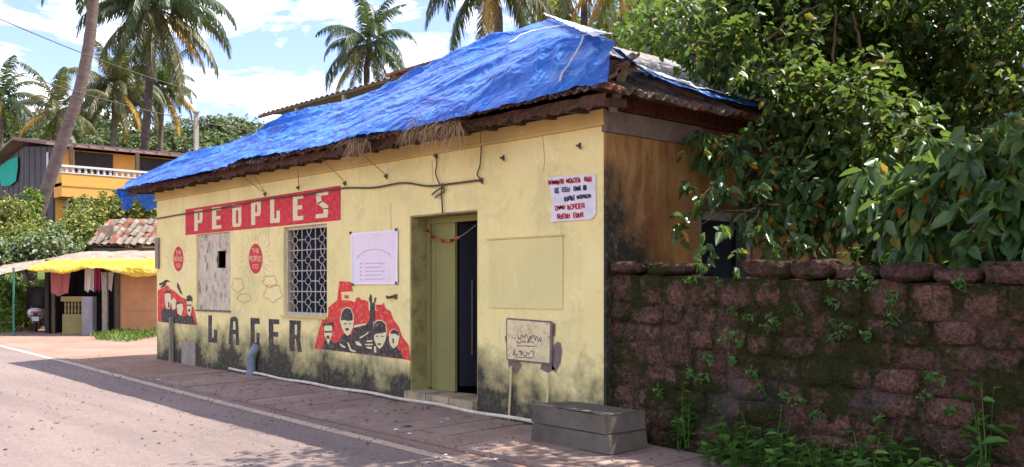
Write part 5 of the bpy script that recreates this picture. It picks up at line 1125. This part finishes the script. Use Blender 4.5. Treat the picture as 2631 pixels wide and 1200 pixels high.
bal = MB().box(0, 1.0, .0, 12, hz(5.42), hz(5.55)).build('balcony', 'house_yellow', yh)
MB().box(.88, .98, .0, 12, hz(5.0), hz(5.93)).build('parapet', 'house_yellow', bal); MB().box(.0, .88, .0, .08, hz(5.0), hz(5.93)).build('parapet', 'house_yellow', bal)
MB().box(.84, 1.02, -.03, 12, hz(6.17), hz(6.25)).build('rail', 'house_white', bal); MB().box(.0, .84, -.03, .12, hz(5.93), hz(6.25)).build('rail', 'house_white', bal); MB().box(.86, 1.0, -.02, 12, hz(5.93), hz(5.97)).build('rail', 'house_white', bal)
bm_ = MB().lathe([(.045, 0), (.075, .05), (.04, .11), (.06, .16), (.05, .20)], (0, 0, 0), 6).mesh('baluster', 'house_white')
for i in range(44): o = addobj('baluster', bm_, bal); o.location = (.93, .2 + i * .24, hz(5.97))
for i in range(4):
    MB().box(.86, 1.0, .3 + i * 2.6, .44 + i * 2.6, hz(6.25), hz(7.0)).build('veranda_post', 'dark_wood', yh); MB().box(.005, .05, .8 + i * 2.6, 2.3 + i * 2.6, hz(5.56), hz(6.95)).build('veranda_opening', 'interior_shade', yh)
    f = MB().box(.004, .06, .45 + i * 1.7, 1.45 + i * 1.7, hz(4.1), hz(5.1)).build('window', 'house_white', yh); MB().box(.06, .07, .55 + i * 1.7, 1.35 + i * 1.7, hz(4.2), hz(5.0)).build('pane', 'pane', f)
MB().box(.06, .9, .2, 8, hz(4.95), hz(5.0)).build('window_ledge', 'roof_rust', yh)
# distant houses on the wooded slope
for px, py, d, w, lab in ((172, 285, 88, 3.4, 'far house with pinkish flat roof among the trees behind the leaning trunk'), (60, 312, 92, 3.0, 'far roof peeping between trees near the left edge'), (1700, 160, 30, 2.0, 'pale house wall glimpsed behind the trees right of the roof peak')):
    p = D(px, py, d); h = thing('distant_house', lab, 'house', (p[0], p[1], gz(p[0], p[1])), HEAD + .3, 'far houses'); zt2 = p[2] - h.location.z
    MB().box(-w * .9, w * .9, 0, 4, -.5, zt2 - .5).build('wall', 'house_white', h); r_ = MB(); r_.box(-w, w, -.5, 4.5, zt2 - .5, zt2 - .3); r_.box(-w * .8, w * .8, .2, 3.8, zt2 - .3, zt2 + .1); r_.build('roof', 'roof_rust', h)
    for i in (-1, 0, 1): f = MB().box(i * w * .55 - .4, i * w * .55 + .4, -.05, .0, zt2 - 2.0, zt2 - 1.0).build('window', 'house_white', h); MB().box(i * w * .55 - .3, i * w * .55 + .3, -.07, -.051, zt2 - 1.9, zt2 - 1.1).build('pane', 'pane', f)
# concrete power pole and overhead wires
q = D(504, 400, 62); po = thing('power_pole', 'slim concrete pole above the trees left of the tin roof', 'pole', (q[0], q[1], gz(q[0], q[1]))); zz = D(504, 290, 62)[2] - po.location.z
mb = MB(); mb.bar((0, 0, -.3), (0, 0, zz), .26, .22, up=(1, 0, 0)); mb.build('shaft', 'concrete_pole', po); MB().box(-.22, .22, -.15, .15, zz, zz + .09).build('cap', 'concrete_pole', po); MB().bar((-.7, .16, zz - .5), (.7, .16, zz - .5), .08, .08).build('cross_arm', 'wire', po)
def wire(a, b_, sag, lab):
    a, b_ = np.array(a), np.array(b_); pts = [a + (b_ - a) * t - np.array([0, 0, 4 * sag * t * (1 - t)]) for t in np.linspace(0, 1, 24)]; tag(MB().tube(pts, .016, 4).build('overhead_wire', 'wire'), lab, 'wire', 'overhead wires')
wire(D(-60, 22, 26), D(760, 285, 46), .5, 'upper overhead wire crossing the sky at the left'); wire(D(-60, 155, 26), D(760, 345, 46), .4, 'lower overhead wire crossing the sky at the left')

# ------------------------------------------------------------------ shack with yellow sheet, left
so_ = D(0, 855, 29); sh = thing('roadside_shack', 'low open shack under a yellow plastic sheet with a balustered counter', 'shack', (so_[0], so_[1], 0), HEAD)
U = lambda px: px * 29 / FPX; Zp = lambda py: 1.45 + (CY - py) * 29 / FPX
MB().box(U(308), 6.4, .0, .06, .05, Zp(700)).build('plank_wall', 'shack_orange', sh)
for k in range(3): MB().box(U(308), 6.4, -.02, -.001, .1 + k * .62, .14 + k * .62).build('batten', 'shack_orange', sh)
MB().box(U(296), U(309), -.05, .09, -.05, Zp(695)).build('post', 'dark_wood', sh); MB().box(U(273), U(285), -.30, -.18, -.05, Zp(700)).build('post', 'grey_wood', sh); MB().box(U(224), U(250), -.35, -.05, -.05, Zp(762)).build('pillar', 'shack_post', sh)
MB().box(U(112), U(120), .5, .6, -.05, Zp(690)).build('post', 'dark_wood', sh)
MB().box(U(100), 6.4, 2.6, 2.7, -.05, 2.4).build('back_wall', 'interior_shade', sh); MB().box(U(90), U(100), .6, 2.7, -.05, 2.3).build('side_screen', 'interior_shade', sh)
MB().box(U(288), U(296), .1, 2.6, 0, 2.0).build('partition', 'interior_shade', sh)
cnt = MB().box(U(150), U(224), .25, .40, -.05, Zp(808)).build('counter', 'shack_olive', sh); MB().box(U(148), U(224), .2, .45, Zp(775), Zp(762)).build('counter_top', 'shack_olive', cnt); MB().box(U(150), U(224), .38, .40, Zp(808), Zp(775)).build('counter_back', 'interior_shade', cnt)
for i in range(8): x0 = U(156 + i * 8.6); MB().lathe([(.02, 0), (.04, .1), (.02, .2), (.04, .3), (.02, .40)], (x0, .31, Zp(808)), 6).build('baluster', 'shack_olive', cnt)
def yroof(u, v):
    px = -60 + 500 * u; x = U(px); y = -.75 + 3.4 * v; z = 2.02 + .62 * v + (.06 + .08 * sm(90, 300, px)) * math.sin(3.14 * v); z += .05 * fbm(u * 9, v * 4) - .35 * (1 - sm(-60, 150, px)) * 1.0
    return np.array([x, y, z])
MB().grid(lambda u, v: yroof(u, v), 60, 12).build('roof_cover', 'sheet_pale', sh, True)
def ysheet(u, v):
    px = 108 + 340 * u; x = U(px); t = v; p0 = yroof((px + 60) / 500, 0) + np.array([0, -.02, .035])
    if t > .5: q = yroof((px + 60) / 500, (t - .5) * .55) + np.array([0, 0, .035]); q[1] -= .02; return q
    dr = (.03 + .13 * sm(.35, 1.0, u) + .17 * abs(math.sin(u * 5.2 + .5)) ** 1.5 + .04 * fbm(u * 8, 1)); k = 1 - t * 2; return p0 + np.array([0, -.10 * math.sin(k * 2) - .05 * math.sin(u * 30) * k, -dr * k])
MB().grid(ysheet, 90, 14).build('yellow_sheet', 'tarp_yellow', sh, True)
def cloth(pa, pb, ya, yb, mat, lab):
    c_ = thing('hanging_cloth', lab, 'cloth', tuple(so_[:2]) + (0,), HEAD, 'clothes hung in the shack'); rng = random.uniform(0, 9)
    MB().grid(lambda u, v: (U(pa) + (U(pb) - U(pa)) * u * (1 - .12 * v), .02 + .05 * math.sin(u * 9 + rng) * (.3 + v), Zp(ya) + (Zp(yb) - Zp(ya)) * v * (1 - .12 * abs(math.sin(u * 4 + rng)))), 16, 8).build('fabric', mat, c_, True); MB().tube([(U(pa) - .05, .02, Zp(ya) + .01), (U(pb) + .05, .02, Zp(ya) + .01)], .01, 4).build('hanging_line', 'string', c_)
cloth(128, 182, 690, 762, 'cloth_red', 'faded red cloth hung at the left of the shack'); cloth(218, 241, 690, 752, 'cloth_white', 'long white cloth hung in the middle of the shack'); cloth(242, 259, 690, 752, 'cloth_magenta', 'dark magenta cloth between the two white ones'); cloth(258, 292, 700, 750, 'cloth_white', 'short white cloth beside the shack pole')
gp_ = D(35, 850, 28); gpo = thing('green_pole', 'thin green metal pole holding the shack roof at left', 'pole', grounded(gp_)); MB().tube([(0, 0, -.1), (0, 0, 2.02)], .03, 7).build('shaft', 'green_metal', gpo); MB().box(-.08, .08, -.08, .08, -.02, .02).build('foot_plate', 'green_metal', gpo)
# tiled outhouse behind the shack
tb = D(320, 640, 32.6); th = thing('tiled_outhouse', 'small outhouse with weathered clay tile roof above the yellow sheet', 'outhouse', (tb[0], tb[1], 0), HEAD); U2 = lambda px: (px - 320) * 32.6 / FPX; Z2 = lambda py: 1.45 + (CY - py) * 32.6 / FPX
MB().box(U2(228), U2(470), .3, 3, -.2, Z2(636)).build('wall', 'shack_post', th); gbl = MB(); gbl.ngon([(U2(226), .0, Z2(634)), (U2(250), .0, Z2(634)), (U2(285), .25, Z2(600)), (U2(262), .9, Z2(574)), (U2(226), .9, Z2(576))]); gbl.build('gable_panel', 'dark_wood', th)
rb = MB(); rb.grid(lambda u, v: (U2(226) + (U2(470) - U2(226)) * u, -.1 + 2.0 * v, Z2(632) + (Z2(566) - Z2(632)) * 1.2 * v), 20, 6); rb.grid(lambda u, v: (U2(226) + (U2(470) - U2(226)) * u, 1.9 + 1.6 * v, Z2(566) + .15 - .9 * v), 10, 3); rbo = rb.build('roof', 'terracotta', th)
tsl = math.atan2((Z2(566) - Z2(632)) * 1.2, 2.0); rr = random.Random(4)
for j in range(6):
    for i in range(14):
        o = addobj('roof_tile', TM[rr.random() < .75], rbo); o.location = (U2(232) + i * .25, -.12 + j * .33 * math.cos(tsl), Z2(632) + .03 + j * .33 * math.sin(tsl) + rr.uniform(-.02, .03)); o.rotation_euler = (tsl + R(rr.uniform(-5, 5)), R(rr.uniform(-4, 4)), R(rr.uniform(-7, 7)))
# scooter seen from behind
sp = G(92, 853); sct = thing('parked_scooter', 'white and red scooter parked beside the shack, seen from behind', 'scooter', sp, HEAD + R(25))
def wheel(y):
    w = MB(); n = 18
    for i in range(n + 1): pass
    tw_ = MB().tube([(0, y + .19 * math.cos(t), .24 + .19 * math.sin(t)) for t in np.linspace(0, 6.2832, 19)], .05, 8, False).build('wheel', 'rubber', sct, True)
    MB().lathe([(.14, -.03), (.15, 0), (.14, .03), (.03, .035)], (0, 0, 0), 14).build('rim', 'chrome', tw_).matrix_basis = __import__('mathutils').Matrix.Translation((0, y, .24)) @ __import__('mathutils').Matrix.Rotation(R(90), 4, 'Y')
wheel(.0); wheel(1.22)
def loft(secs, n=12):
    mb = MB()
    for (y, zc_, rx, rz) in secs:
        for j in range(n): a = 2 * math.pi * j / n; mb.v.append((rx * math.copysign(abs(math.cos(a)) ** .7, math.cos(a)), y, zc_ + rz * math.copysign(abs(math.sin(a)) ** .8, math.sin(a))))
    for i in range(len(secs) - 1):
        for j in range(n): a = i * n + j; b_ = i * n + (j + 1) % n; mb.f.append((a, b_, b_ + n, a + n))
    mb.f.append(tuple(range(n))[::-1]); mb.f.append(tuple(range((len(secs) - 1) * n, len(secs) * n))); return mb
loft([(-.30, .68, .10, .07), (-.24, .66, .20, .12), (-.05, .62, .24, .16), (.25, .58, .22, .18), (.5, .48, .16, .16)]).build('rear_body', 'scooter_white', sct, True)
loft([(-.22, .80, .10, .03), (-.12, .81, .15, .05), (.2, .80, .15, .06), (.5, .76, .12, .06)]).build('seat', 'black_plastic', sct, True)
MB().box(-.16, .16, .45, .95, .30, .36).build('footboard', 'black_plastic', sct)
loft([(.86, .35, .18, .06), (.93, .65, .22, .30), (1.02, .75, .20, .30), (1.10, .70, .10, .22)]).build('front_shield', 'scooter_red', sct, True)
MB().box(-.13, .13, -.325, -.29, .62, .67).build('tail_light', 'scooter_red', sct); MB().box(-.19, .19, -.27, -.255, .53, .56).build('red_stripe', 'scooter_red', sct); MB().box(-.10, .10, -.34, -.325, .36, .50).build('number_plate', 'house_white', sct); MB().box(-.06, .06, -.33, -.15, .30, .62).build('mudguard', 'black_plastic', sct)
MB().tube([(-.34, .92, 1.03), (-.15, .98, 1.06), (.15, .98, 1.06), (.34, .92, 1.03)], .018, 6).build('handlebar', 'black_plastic', sct)
for s in (-1, 1):
    MB().tube([(s * .22, .95, 1.05), (s * .30, .93, 1.22)], .008, 5).build('mirror_stalk', 'black_plastic', sct); MB().lathe([(.02, -.01), (.055, -.006), (.055, .006), (.02, .01)], (0, 0, 0), 10).build('mirror', 'black_plastic', sct).matrix_basis = __import__('mathutils').Matrix.Translation((s * .31, .93, 1.25)) @ __import__('mathutils').Matrix.Rotation(R(90), 4, 'X')
MB().tube([(.12, .05, .26), (.16, -.2, .28), (.17, -.38, .34)], .035, 7).build('exhaust', 'black_plastic', sct)
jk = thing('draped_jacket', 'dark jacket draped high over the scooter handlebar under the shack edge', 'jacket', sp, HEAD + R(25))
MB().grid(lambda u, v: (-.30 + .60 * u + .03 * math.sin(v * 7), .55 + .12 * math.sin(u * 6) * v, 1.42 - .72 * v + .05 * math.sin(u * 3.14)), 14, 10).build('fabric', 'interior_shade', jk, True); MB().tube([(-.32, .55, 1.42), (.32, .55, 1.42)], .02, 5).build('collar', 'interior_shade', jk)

# ------------------------------------------------------------------ shrubs, far trees, grass on the left
B = lambda px, py, d, rx, rz=None: E_(px, py, d, rx, rz)
tree('roadside_bush', 'large olive green bush on the bank below the yellow house', 'bush', grounded(D(290, 600, 36)), D(290, 580, 36), [B(300, 540, 36, .85, .6), B(220, 590, 34.5, .8, .7), B(350, 525, 36.5, .8, .6), B(250, 630, 35, .8, .6), B(190, 620, 34, .6, .5), B(330, 590, 36, .7, .5), B(210, 560, 35, .5, .4), B(395, 530, 36, .7, .6), B(330, 510, 36.5, .5, .4), B(215, 530, 35.5, .5, .4)], 1300, 8, .35, .14, .085, 'leaf_bush', 31, .06)
tree('roadside_bush', 'yellow green bush at the left edge below the dark gable', 'bush', grounded(D(40, 600, 34)), D(40, 580, 34), [B(40, 560, 34, .7, .6), B(-10, 590, 33.5, .7, .6), B(60, 610, 33, .7, .5), B(20, 530, 35, .45, .35), B(100, 590, 34.5, .35, .4)], 800, 8, .35, .14, .085, 'leaf_bush', 32, .06)
tree('roadside_bush', 'slim bright bush against the dark gable left of the leaning trunk', 'bush', grounded(D(80, 540, 35)), D(80, 520, 35), [B(80, 510, 35, .24, .36), B(76, 550, 35, .26, .3)], 120, 8, .25, .12, .075, 'leaf_bright', 33, .04)
tree('flowering_bush', 'bush speckled with white flowers above the shack roof at left', 'bush', grounded(D(70, 660, 32)), D(70, 640, 32), [B(60, 640, 32, .7, .5), B(120, 620, 32, .55, .4), B(10, 650, 31.5, .6, .5), B(150, 600, 32.5, .35, .35), B(180, 625, 32, .3, .25)], 650, 8, .3, .12, .08, 'leaf_white', 34, .05)
tree('roadside_bush', 'sunlit bright green bush beside the scooter at the left edge', 'bush', grounded(D(15, 800, 32)), D(15, 770, 32), [B(20, 770, 32, .55, .5), B(-20, 750, 31.5, .6, .7), B(50, 800, 31.5, .35, .35), B(10, 815, 31, .4, .3), B(60, 760, 33, .4, .4)], 600, 8, .3, .12, .075, 'leaf_bright', 35, .05)
tree('roadside_bush', 'small green bush showing between scooter and counter', 'bush', grounded(D(128, 790, 32.2)), D(128, 770, 32.2), [B(128, 775, 32.2, .22, .3)], 70, 8, .25, .11, .07, 'leaf_bright', 36, .03)
rf_ = np.random.default_rng(77)
FAR = [(20, 345, 84, 3.2, 'far leafy tree at the left edge of the skyline'), (95, 350, 80, 2.8, 'far leafy tree left of the leaning trunk'), (170, 345, 82, 2.6, 'far leafy tree behind the leaning trunk'), (235, 355, 84, 3.0, 'far leafy tree left of the bushy palm'), (345, 370, 86, 2.8, 'far leafy tree right of the bushy palm'), (455, 385, 84, 2.2, 'far leafy tree under the smaller distant palm'), (540, 360, 86, 2.6, 'far rounded tree right of the concrete pole'), (600, 350, 88, 2.6, 'far rounded tree left of the tin roof tip'), (500, 385, 80, 2.0, 'far low tree at the foot of the concrete pole'), (650, 370, 90, 2.6, 'far tree half hidden by the tin roof tip'), (290, 400, 78, 2.4, 'far low tree under the bushy palm'), (400, 400, 78, 2.0, 'far low tree below the smaller distant palm'), (-40, 330, 84, 3.4, 'far tree cut by the left picture edge'), (130, 400, 74, 2.2, 'far low tree just above the yellow house ridge')]
for i, (px, py, d, r_, lab) in enumerate(FAR):
    c_ = D(px, py, d); es_ = [(c_ + np.array([rf_.normal() * r_ * .55, rf_.normal() * r_ * .55, rf_.normal() * r_ * .28]), (r_ * .62, r_ * .62, r_ * .48)) for _ in range(6)]
    tree('far_tree', lab, 'tree', grounded(c_), c_ - np.array([0, 0, r_ * .4]), es_, 560, 7, .55, .34, .22, 'leaf_far_haze', 200 + i, .18, 'trees on the far slope')
# trees seen behind the roof peak
for i, (px, py, d, r_, m_, lab) in enumerate(((1440, 60, 40, 1.1, 'leaf_bush', 'olive tree behind the roof peak between the palms'), (1560, 90, 38, 1.2, 'leaf_bush', 'dull green tree behind the sun-whitened hip fold'), (1640, 40, 42, 1.4, 'leaf_far_haze', 'hazy tree behind the yellow palm'), (1380, 100, 48, .8, 'leaf_far_haze', 'small hazy tree left of the roof peak'))):
    c_ = D(px, py, d); es_ = [(c_ + np.array([rf_.normal() * r_ * .5, rf_.normal() * r_ * .5, rf_.normal() * r_ * .3]), (r_ * .6,) * 3) for _ in range(5)]
    tree('background_tree', lab, 'tree', grounded(c_), c_ - np.array([0, 0, r_ * .4]), es_, 420, 7, .4, .2, .13, m_, 300 + i, .12, 'trees behind the roof peak')
def grass(name, pts, n, h, seed, label):
    rng = np.random.default_rng(seed); P_ = []
    poly = [G(*p)[:2] for p in pts]; a = np.array(poly); lo, hi = a.min(0), a.max(0)
    def inside(x, y):
        r_ = False; j = len(poly) - 1
        for i in range(len(poly)):
            if (poly[i][1] > y) != (poly[j][1] > y) and x < (poly[j][0] - poly[i][0]) * (y - poly[i][1]) / (poly[j][1] - poly[i][1]) + poly[i][0]: r_ = not r_
            j = i
        return r_
    while len(P_) < n:
        x, y = rng.uniform(lo, hi)
        if inside(x, y): P_.append((x, y, gz(x, y)))
    pos = np.array(P_); dv = unit(np.stack([rng.normal(size=n) * .5, rng.normal(size=n) * .5, np.ones(n)], 1)); nr = unit(rng.normal(size=(n, 3)) * np.array([1, 1, .2])); ls = h * rng.uniform(.5, 1.2, n)
    V, Fq = leaf_arrays(pos, dv, nr, ls, ls * .22, .1, .35); o = addobj(name, quads_mesh(name, V, Fq, 'grass')); o['kind'] = 'stuff'; tag(o, label, 'grass')
grass('grass_patch', [(235, 872), (330, 845), (430, 828), (430, 862), (330, 880)], 2600, .22, 1, 'bright green grass strip in front of the orange plank wall')
grass('grass_patch', [(-40, 846), (60, 838), (75, 850), (-40, 862)], 700, .2, 2, 'grass at the road edge left of the scooter')

# ------------------------------------------------------------------ grit and fallen leaves along the road edge
rg = np.random.default_rng(9); V, Fq = [], []
for i in range(1500):
    x = rg.uniform(-14, 7); y = edge_y(x) + rg.normal() * .45 + (.1 if rg.random() < .7 else rg.uniform(-4, 0)); r_ = rg.uniform(.006, .022)
    if y > -.2: continue
    z = gz(x, y) + (.045 if -1.55 < y < -.12 and -9 < x < 6.5 else .012); k = len(V); a = rg.random() * 6.28; ca_, sa_ = math.cos(a) * r_, math.sin(a) * r_
    V += [(x + ca_, y + sa_, z), (x - sa_ * .8, y + ca_ * .8, z), (x - ca_, y - sa_, z), (x + sa_ * .7, y - ca_ * .7, z), (x, y, z + r_ * .9)]
    Fq += [(k, k + 1, k + 4), (k + 1, k + 2, k + 4), (k + 2, k + 3, k + 4), (k + 3, k, k + 4)]
mb = MB(); mb.v, mb.f = V, Fq; tag(struct(mb.build('grit', 'grey_tile'), 'stuff'), 'grit and pebbles scattered along the road edge', 'grit')
n = 420; x = rg.uniform(-9, 7, n); y = np.where(rg.random(n) < .6, -.15 - rg.random(n) ** 2 * 1.4, rg.uniform(-5, -1.5, n)); pos = np.array([(a, b_, gz(a, b_) + (.05 if -1.56 < b_ and a > -9 else .014)) for a, b_ in zip(x, y)])
az = rg.random(n) * 6.283; V, Fq = leaf_arrays(pos, np.stack([np.cos(az), np.sin(az), .1 + 0 * az], 1), unit(np.stack([rg.normal(size=n) * .3, rg.normal(size=n) * .3, np.ones(n)], 1)), rg.uniform(.03, .075, n), rg.uniform(.015, .035, n)); leafmat('leaf_dead', [(0, (.10, .055, .03)), (.6, (.20, .12, .06)), (1, (.30, .22, .10))], .1, .8)
tag(struct(addobj('fallen_leaves', quads_mesh('fallen_leaves', V, Fq, 'leaf_dead')), 'stuff'), 'small brown fallen leaves on footway and road', 'leaves')
